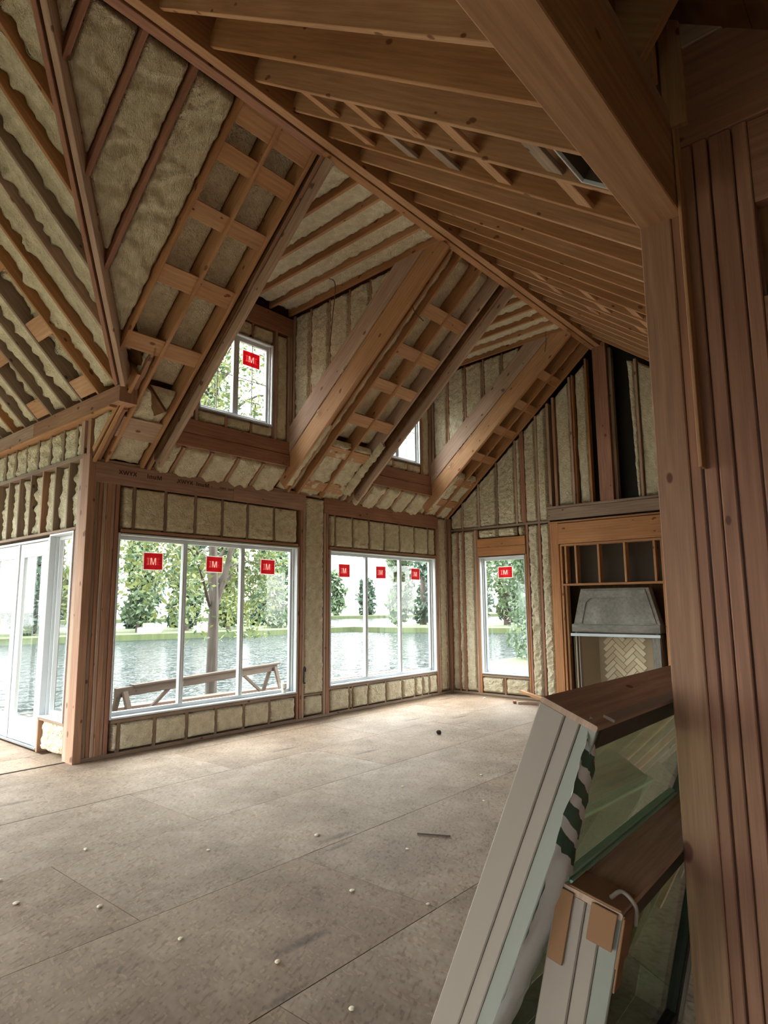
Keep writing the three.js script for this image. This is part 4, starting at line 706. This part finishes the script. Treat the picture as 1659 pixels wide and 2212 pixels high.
// ---------------------------------------------------------------- outdoors: patio, lake, banks
M.lawn = std({ map: tex(256, 256, (u, v) => { const k = 0.5 * pn(u * 8, v * 8, 8, 8, 141) + 0.5 * pn(u * 70, v * 70, 70, 70, 142); return [44 + 26 * k, 54 + 24 * k, 30 + 16 * k]; }), roughness: 0.95 });
M.bark = std({ map: tex(128, 256, (u, v) => { const k = 0.6 * pn(u * 26, v * 9, 26, 9, 151) + 0.4 * pn(u * 50, v * 40, 50, 40, 152); return [84 - 44 * k, 76 - 42 * k, 70 - 40 * k]; }), roughness: 0.95 });
M.stone = std({ map: M.concrete.map, color: '#f2efea', roughness: 0.9 });
const waterBump = tex(512, 512, (u, v) => { const k = 255 * (0.5 * pn(u * 14, v * 26, 14, 26, 161) + 0.32 * pn(u * 34, v * 60, 34, 60, 162) + 0.18 * pn(u * 90, v * 130, 90, 130, 163)); return [k, k, k]; }, false);
{
  const g = new THREE.PlaneGeometry(520, 520); g.rotateX(-Math.PI / 2); const uv = g.attributes.uv, p = g.attributes.position; for (let i = 0; i < p.count; i++) uv.setXY(i, p.getX(i) / 9, p.getZ(i) / 9);
  const m = part(scene, 'lake', g, new THREE.MeshPhysicalMaterial({ color: '#141e22', roughness: 0.1, ior: 1.33, specularIntensity: 0.2, bumpMap: waterBump, bumpScale: 0.4 })); m.position.set(60, -1, -60); tag(m, 'rippled lake water beyond the patio', 'lake', null, 'structure');
}
{
  const flat = (name, label, cat, pts, y, th, mat, sc = 3) => { const s = new THREE.Shape(pts.map(p => new THREE.Vector2(p[0], -p[1]))); const e = new THREE.ExtrudeGeometry(s, { depth: th, bevelEnabled: false }); e.rotateX(-Math.PI / 2); e.translate(0, y - th, 0); const uv = e.attributes.uv, p = e.attributes.position; for (let i = 0; i < p.count; i++) uv.setXY(i, p.getX(i) / sc, p.getZ(i) / sc); const m = part(scene, name, e, mat); return tag(m, label, cat, null, 'structure'); };
  flat('ground', 'grass ground around the house', 'ground', [[-40, -12], [7, -12], [8.5, -12.6], [10.5, -12], [60, -11.4], [60, 40], [-40, 40]], -0.3, 0.9, M.lawn);
  flat('patio', 'pale concrete patio outside the french door', 'patio', [[3.36, -7.27], [14, -7.27], [14, -11], [3.36, -11]], -0.15, 0.3, M.stone);
  flat('patio_curb', 'weathered timber curb along the patio edge', 'curb', [[3.36, -11.0], [14, -11.0], [14, -11.25], [3.36, -11.25]], -0.1, 0.3, std({ map: T.grey, color: '#8a8080', roughness: 0.9 }));
  flat('far_bank', 'mown lawn bank across the lake', 'bank', [[2, -56], [12, -51], [24.5, -48.2], [29, -47.1], [34.3, -45.6], [39.7, -44.6], [44.2, -44.4], [46.6, -44], [47, -39], [50, -31], [57, -21], [75, -7], [120, 5], [120, -30], [70, -50], [49, -50], [46, -62], [10, -80], [-40, -80], [-40, -62]], -0.55, 0.7, M.lawn, 8);
  flat('distant_bank', 'distant wooded bank seen past the slender pine', 'bank', [[20, -110], [60, -100], [100, -78], [130, -60], [180, -60], [180, -140], [20, -160]], -0.5, 0.7, M.lawn, 8);
}
{ // trestle on the patio
  const g = top('sawhorse_trestle', 'long weathered wooden trestle with braced legs on the patio', 'trestle'); g.position.set(6.43, -0.15, -9.38); const an = Math.atan2(1.142, 3.84); g.rotation.y = an;
  const w = std({ map: T.grey, color: '#7d7876', roughness: 0.9 }), h = 0.66, L = 2.0;
  stick(g, 'top_beam', [-L, h - 0.06, 0], [L, h - 0.06, 0], [0, 1, 0], 0.13, 0.05, w); stick(g, 'top_beam', [-L + 0.3, h + 0.008, 0.0], [L + 0.08, h + 0.008, 0.0], [0, 1, 0], 0.03, 0.09, w);
  for (const x of [-L + 0.12, L - 0.12]) { for (const s of [-1, 1]) stick(g, 'leg', [x, h - 0.05, s * 0.05], [x - Math.sign(x) * 0.02, 0, s * 0.26], [1, 0, 0], 0.09, 0.04, w); const sx = -Math.sign(x); stick(g, 'brace', [x + sx * 0.95, h - 0.1, 0], [x + sx * 0.2, 0.08, 0], [0, 1, 0.0], 0.05, 0.04, w); bx(g, 'crosspiece', x - 0.045, x + 0.045, 0.12, 0.17, -0.22, 0.22, w); }
}
// foliage: many small leaf quads joined into one part
function leafGeo(n, place, s0, s1, sd) {
  seed = sd; const pos = new Float32Array(n * 12), nor = new Float32Array(n * 12), idx = new Uint32Array(n * 6), a = V(), b = V(), c = V();
  for (let i = 0; i < n; i++) {
    const p = place(), s = rr(s0, s1); a.set(rr(-1, 1), rr(-1, 1), rr(-1, 1)).normalize(); b.set(rr(-1, 1), rr(-1, 1), rr(-1, 1)).cross(a).normalize(); c.crossVectors(a, b);
    const Q = [[-1, 0], [0, -0.45], [1, 0], [0, 0.45]];
    Q.forEach(([u, v], k) => { const o = i * 12 + k * 3; for (let m = 0; m < 3; m++) { const an = ['x', 'y', 'z'][m]; pos[o + m] = p[an] + (a[an] * u + b[an] * v) * s; nor[o + m] = c[an]; } });
    const v = i * 4; idx.set([v, v + 1, v + 2, v, v + 2, v + 3], i * 6);
  }
  const g = new THREE.BufferGeometry(); g.setAttribute('position', new THREE.BufferAttribute(pos, 3)); g.setAttribute('normal', new THREE.BufferAttribute(nor, 3)); g.setIndex(new THREE.BufferAttribute(idx, 1)); return g;
}
const leafM = (c) => new THREE.MeshPhysicalMaterial({ color: c, roughness: 0.9, transmission: 0.35, thickness: 0, side: THREE.DoubleSide });
M.leafLime = leafM('#5e6834'); M.leafGreen = leafM('#3d5232'); M.leafDark = leafM('#27402f');
function limb(pts, r0, r1, seg = 14) { // tapered tube
  const c = new THREE.CatmullRomCurve3(pts.map(p => V(...p))), g = new THREE.TubeGeometry(c, seg, 1, 9), p = g.attributes.position, ctr = V();
  for (let i = 0; i <= seg; i++) { c.getPointAt(i / seg, ctr); const r = r0 + (r1 - r0) * (i / seg); for (let j = 0; j <= 9; j++) { const k = i * 10 + j; const w = r * (1 + 0.1 * NZ.noise(p.getX(k) * 3, p.getY(k) * 3, p.getZ(k) * 3)); p.setXYZ(k, ctr.x + (p.getX(k) - ctr.x) * w, ctr.y + (p.getY(k) - ctr.y) * w, ctr.z + (p.getZ(k) - ctr.z) * w); } }
  g.computeVertexNormals(); return g;
}
{ // tree by the water with drooping branches
  const t = top('shore_tree', 'slim forked tree with drooping pale leaves beside the patio edge', 'tree'); t.position.set(8.0, -0.3, -11.62);
  const ends = []; seed = 555; const gs = [limb([[0, -0.2, 0], [0.02, 1, 0], [0, 2.0, 0.02], [-0.05, 3.4, 0], [-0.2, 5.4, 0.1], [-0.1, 7.8, 0]], 0.125, 0.04, 20), limb([[0, 1.8, 0], [0.25, 2.5, 0], [0.5, 3.3, -0.05], [0.8, 4.6, 0], [1.0, 6.6, 0]], 0.075, 0.025)];
  for (let i = 0; i < 26; i++) { const y = rr(2.2, 7.4), a = rr(0, 6.28), L = rr(1.4, 3.4) * (y > 5.5 ? 0.75 : 1), e = V(Math.cos(a) * L, y + rr(-0.2, 0.9), Math.sin(a) * L * 0.8); gs.push(limb([[-0.08, y - 0.3, 0], [e.x * 0.5, (y + e.y) / 2 + 0.35, e.z * 0.5], [e.x, e.y, e.z]], 0.04, 0.008, 8)); ends.push([V(-0.08, y, 0), e]); }
  part(t, 'trunk', mergeGeometries(gs), M.bark);
  const place = () => { const [s, e] = ends[Math.floor(rnd() * ends.length)], k = Math.pow(rnd(), 0.6), p = s.clone().lerp(e, 0.25 + 0.8 * k); p.y += 0.3 * Math.sin(k * 3.1) - Math.pow(rnd(), 1.6) * 1.5; p.x += rr(-0.35, 0.35); p.z += rr(-0.35, 0.35); p.y = Math.max(p.y, 1.2); return p; };
  part(t, 'foliage', leafGeo(9500, place, 0.035, 0.085, 91), M.leafLime); part(t, 'foliage', leafGeo(7000, place, 0.035, 0.08, 92), M.leafGreen);
}
function farTree(name, label, x, z, h, r, mat, n, sd, group, bot = 0.15, l0 = 0.2, l1 = 0.45) {
  const t = top(name, label, 'tree', group); t.position.set(x, -0.56, z); seed = sd;
  part(t, 'trunk', limb([[0, -0.1, 0], [rr(-0.2, 0.2), h * 0.3, 0], [rr(-0.3, 0.3), h * 0.8, 0]], 0.028 * h, 0.008 * h, 8), M.bark);
  const bl = []; for (let i = 0; i < 22; i++) { const y = h * (bot + (1 - bot) * rnd()), k = Math.sin(Math.PI * Math.min(1, 0.15 + 0.85 * (y / h - bot) / (1 - bot))), a = rnd() * 6.28, br = r * rr(0.34, 0.5), q = Math.max(0, r * (0.35 + 0.65 * k) - br - 0.3) * Math.sqrt(rnd()); bl.push([Math.cos(a) * q, Math.min(y, h - br), Math.sin(a) * q, br]); }
  part(t, 'foliage', leafGeo(n, () => { const b = bl[Math.floor(rnd() * bl.length)], d = V(rr(-1, 1), rr(-1, 1), rr(-1, 1)).normalize().multiplyScalar(b[3] * Math.pow(rnd(), 0.4)); return d.add(V(b[0], b[1], b[2])); }, l0, l1, sd + 1), mat);
}
{
  const G = 'trees on the lawn bank across the lake', kinds = [['dark tree ', M.leafDark], ['mid green tree ', M.leafGreen], ['yellow green tree ', M.leafLime]];
  const L = []; seed = 77;
  const row = (pts, off, hh, ks) => { const c = new THREE.CatmullRomCurve3(pts.map(p => V(p[0], 0, p[1]))), n = Math.round(c.getLength() / 4.5); for (let i = 0; i <= n; i++) { const p = c.getPointAt(i / n), t = c.getTangentAt(i / n); L.push([p.x + rr(-0.3, 0.3), p.z + rr(-0.4, 0.4), hh + rr(-1.2, 1.6), 2.5, ks[i % ks.length], off]); } };
  row([[4, -61], [12, -56.5], [22, -53], [31, -51.4], [41, -49.4]], 'among the front trees on the lawn bank facing the trestle', 7.6, [1, 0, 0, 0, 0, 2, 1, 1, 2]); row([[7, -64.5], [20, -58.6], [31, -56.6], [44, -54.4]], 'in the taller back row on the bank facing the trestle', 11, [1, 0, 1, 1, 2, 1, 1, 0]);
  row([[50, -41.5], [51, -37], [55, -28], [62, -20], [72, -13], [82, -8]], 'in the shore row of the curving bank past the pine', 9.5, [1, 0, 1, 1, 0, 1]); row([[55.5, -42], [57, -36], [61, -27], [68, -20], [78, -14]], 'in the tall back row of the curving bank past the pine', 13.5, [0, 1, 1, 0]);
  L.forEach(([x, z, h, r, k, wh], i) => farTree('bank_tree', kinds[k][0] + wh, x, z, h, r, kinds[k][1], 2300, 1000 + i * 7, wh.replace(/^(among|in) the /, ''), 0.08));
  const shrubs = []; for (let i = 0; i < 12; i++) shrubs.push([3 + i * 4.3, -69 + i * 1.15, 0]); for (let i = 0; i < 9; i++) shrubs.push([61.5 + i * 2.6, -45 + i * 3.6, 1]);
  shrubs.forEach(([x, z, k], i) => farTree('bank_shrub', k ? 'low dark shrub behind the trees of the curving bank' : 'low dark shrub behind the trees facing the trestle', x, z, 3.2 + rr(-0.3, 0.8), 2.1, M.leafDark, 900, 7000 + i * 3, k ? 'shrubs on the curving bank' : 'shrubs behind the lawn bank', 0.0, 0.3, 0.6));
  farTree('slender_pine', 'tall slender pine standing alone on the bank point', 43.2, -46, 8.5, 1.5, M.leafDark, 350, 3001, null, 0.6);
  for (let i = 0; i < 17; i++) { const f = i / 16; farTree('distant_tree', i % 2 ? 'mid green tree on the distant wooded bank' : 'dark tree on the distant wooded bank', 46 + 100 * f, -110 + 46 * f, 8.5 + rr(-1.2, 1.5), 3.1, i % 2 ? M.leafGreen : M.leafDark, 1000, 4000 + i * 5, 'trees on the distant bank', 0.02, 0.4, 0.8); }
  farTree('side_tree', 'leafy tree on the near grass seen through the single tall window', 21, -10.6, 7.5, 2.6, M.leafGreen, 9000, 5001, null, 0.12, 0.06, 0.13);
}
// small white boats drawn up on the bank
{
  const hull = new THREE.ExtrudeGeometry(new THREE.Shape([[-1.6, 0], [1.2, 0], [1.9, 0.7], [-1.6, 0.6]].map(p => new THREE.Vector2(...p))), { depth: 1.0, bevelEnabled: true, bevelSize: 0.12, bevelThickness: 0.2, bevelSegments: 2 }); hull.translate(0, 0, -0.5);
  const cab = new RoundedBoxGeometry(1.2, 0.6, 0.9, 2, 0.1);
  [[27.6, -48.6, 0.3], [32.2, -48.2, 0.6], [45.5, -46.6, 0.2]].forEach(([x, z, r]) => { const b = top('white_boat', 'small white boat parked on the lawn bank across the lake', 'boat', 'boats on the bank'); b.position.set(x, -0.5, z); b.rotation.y = r; b.scale.setScalar(0.62); part(b, 'hull', hull, M.primer); part(b, 'cabin', cab, M.primer).position.set(-0.4, 0.95, 0); bx(b, 'windscreen', 0.1, 0.22, 0.75, 1.1, -0.4, 0.4, M.black); });
}
renderer.render(scene, camera);
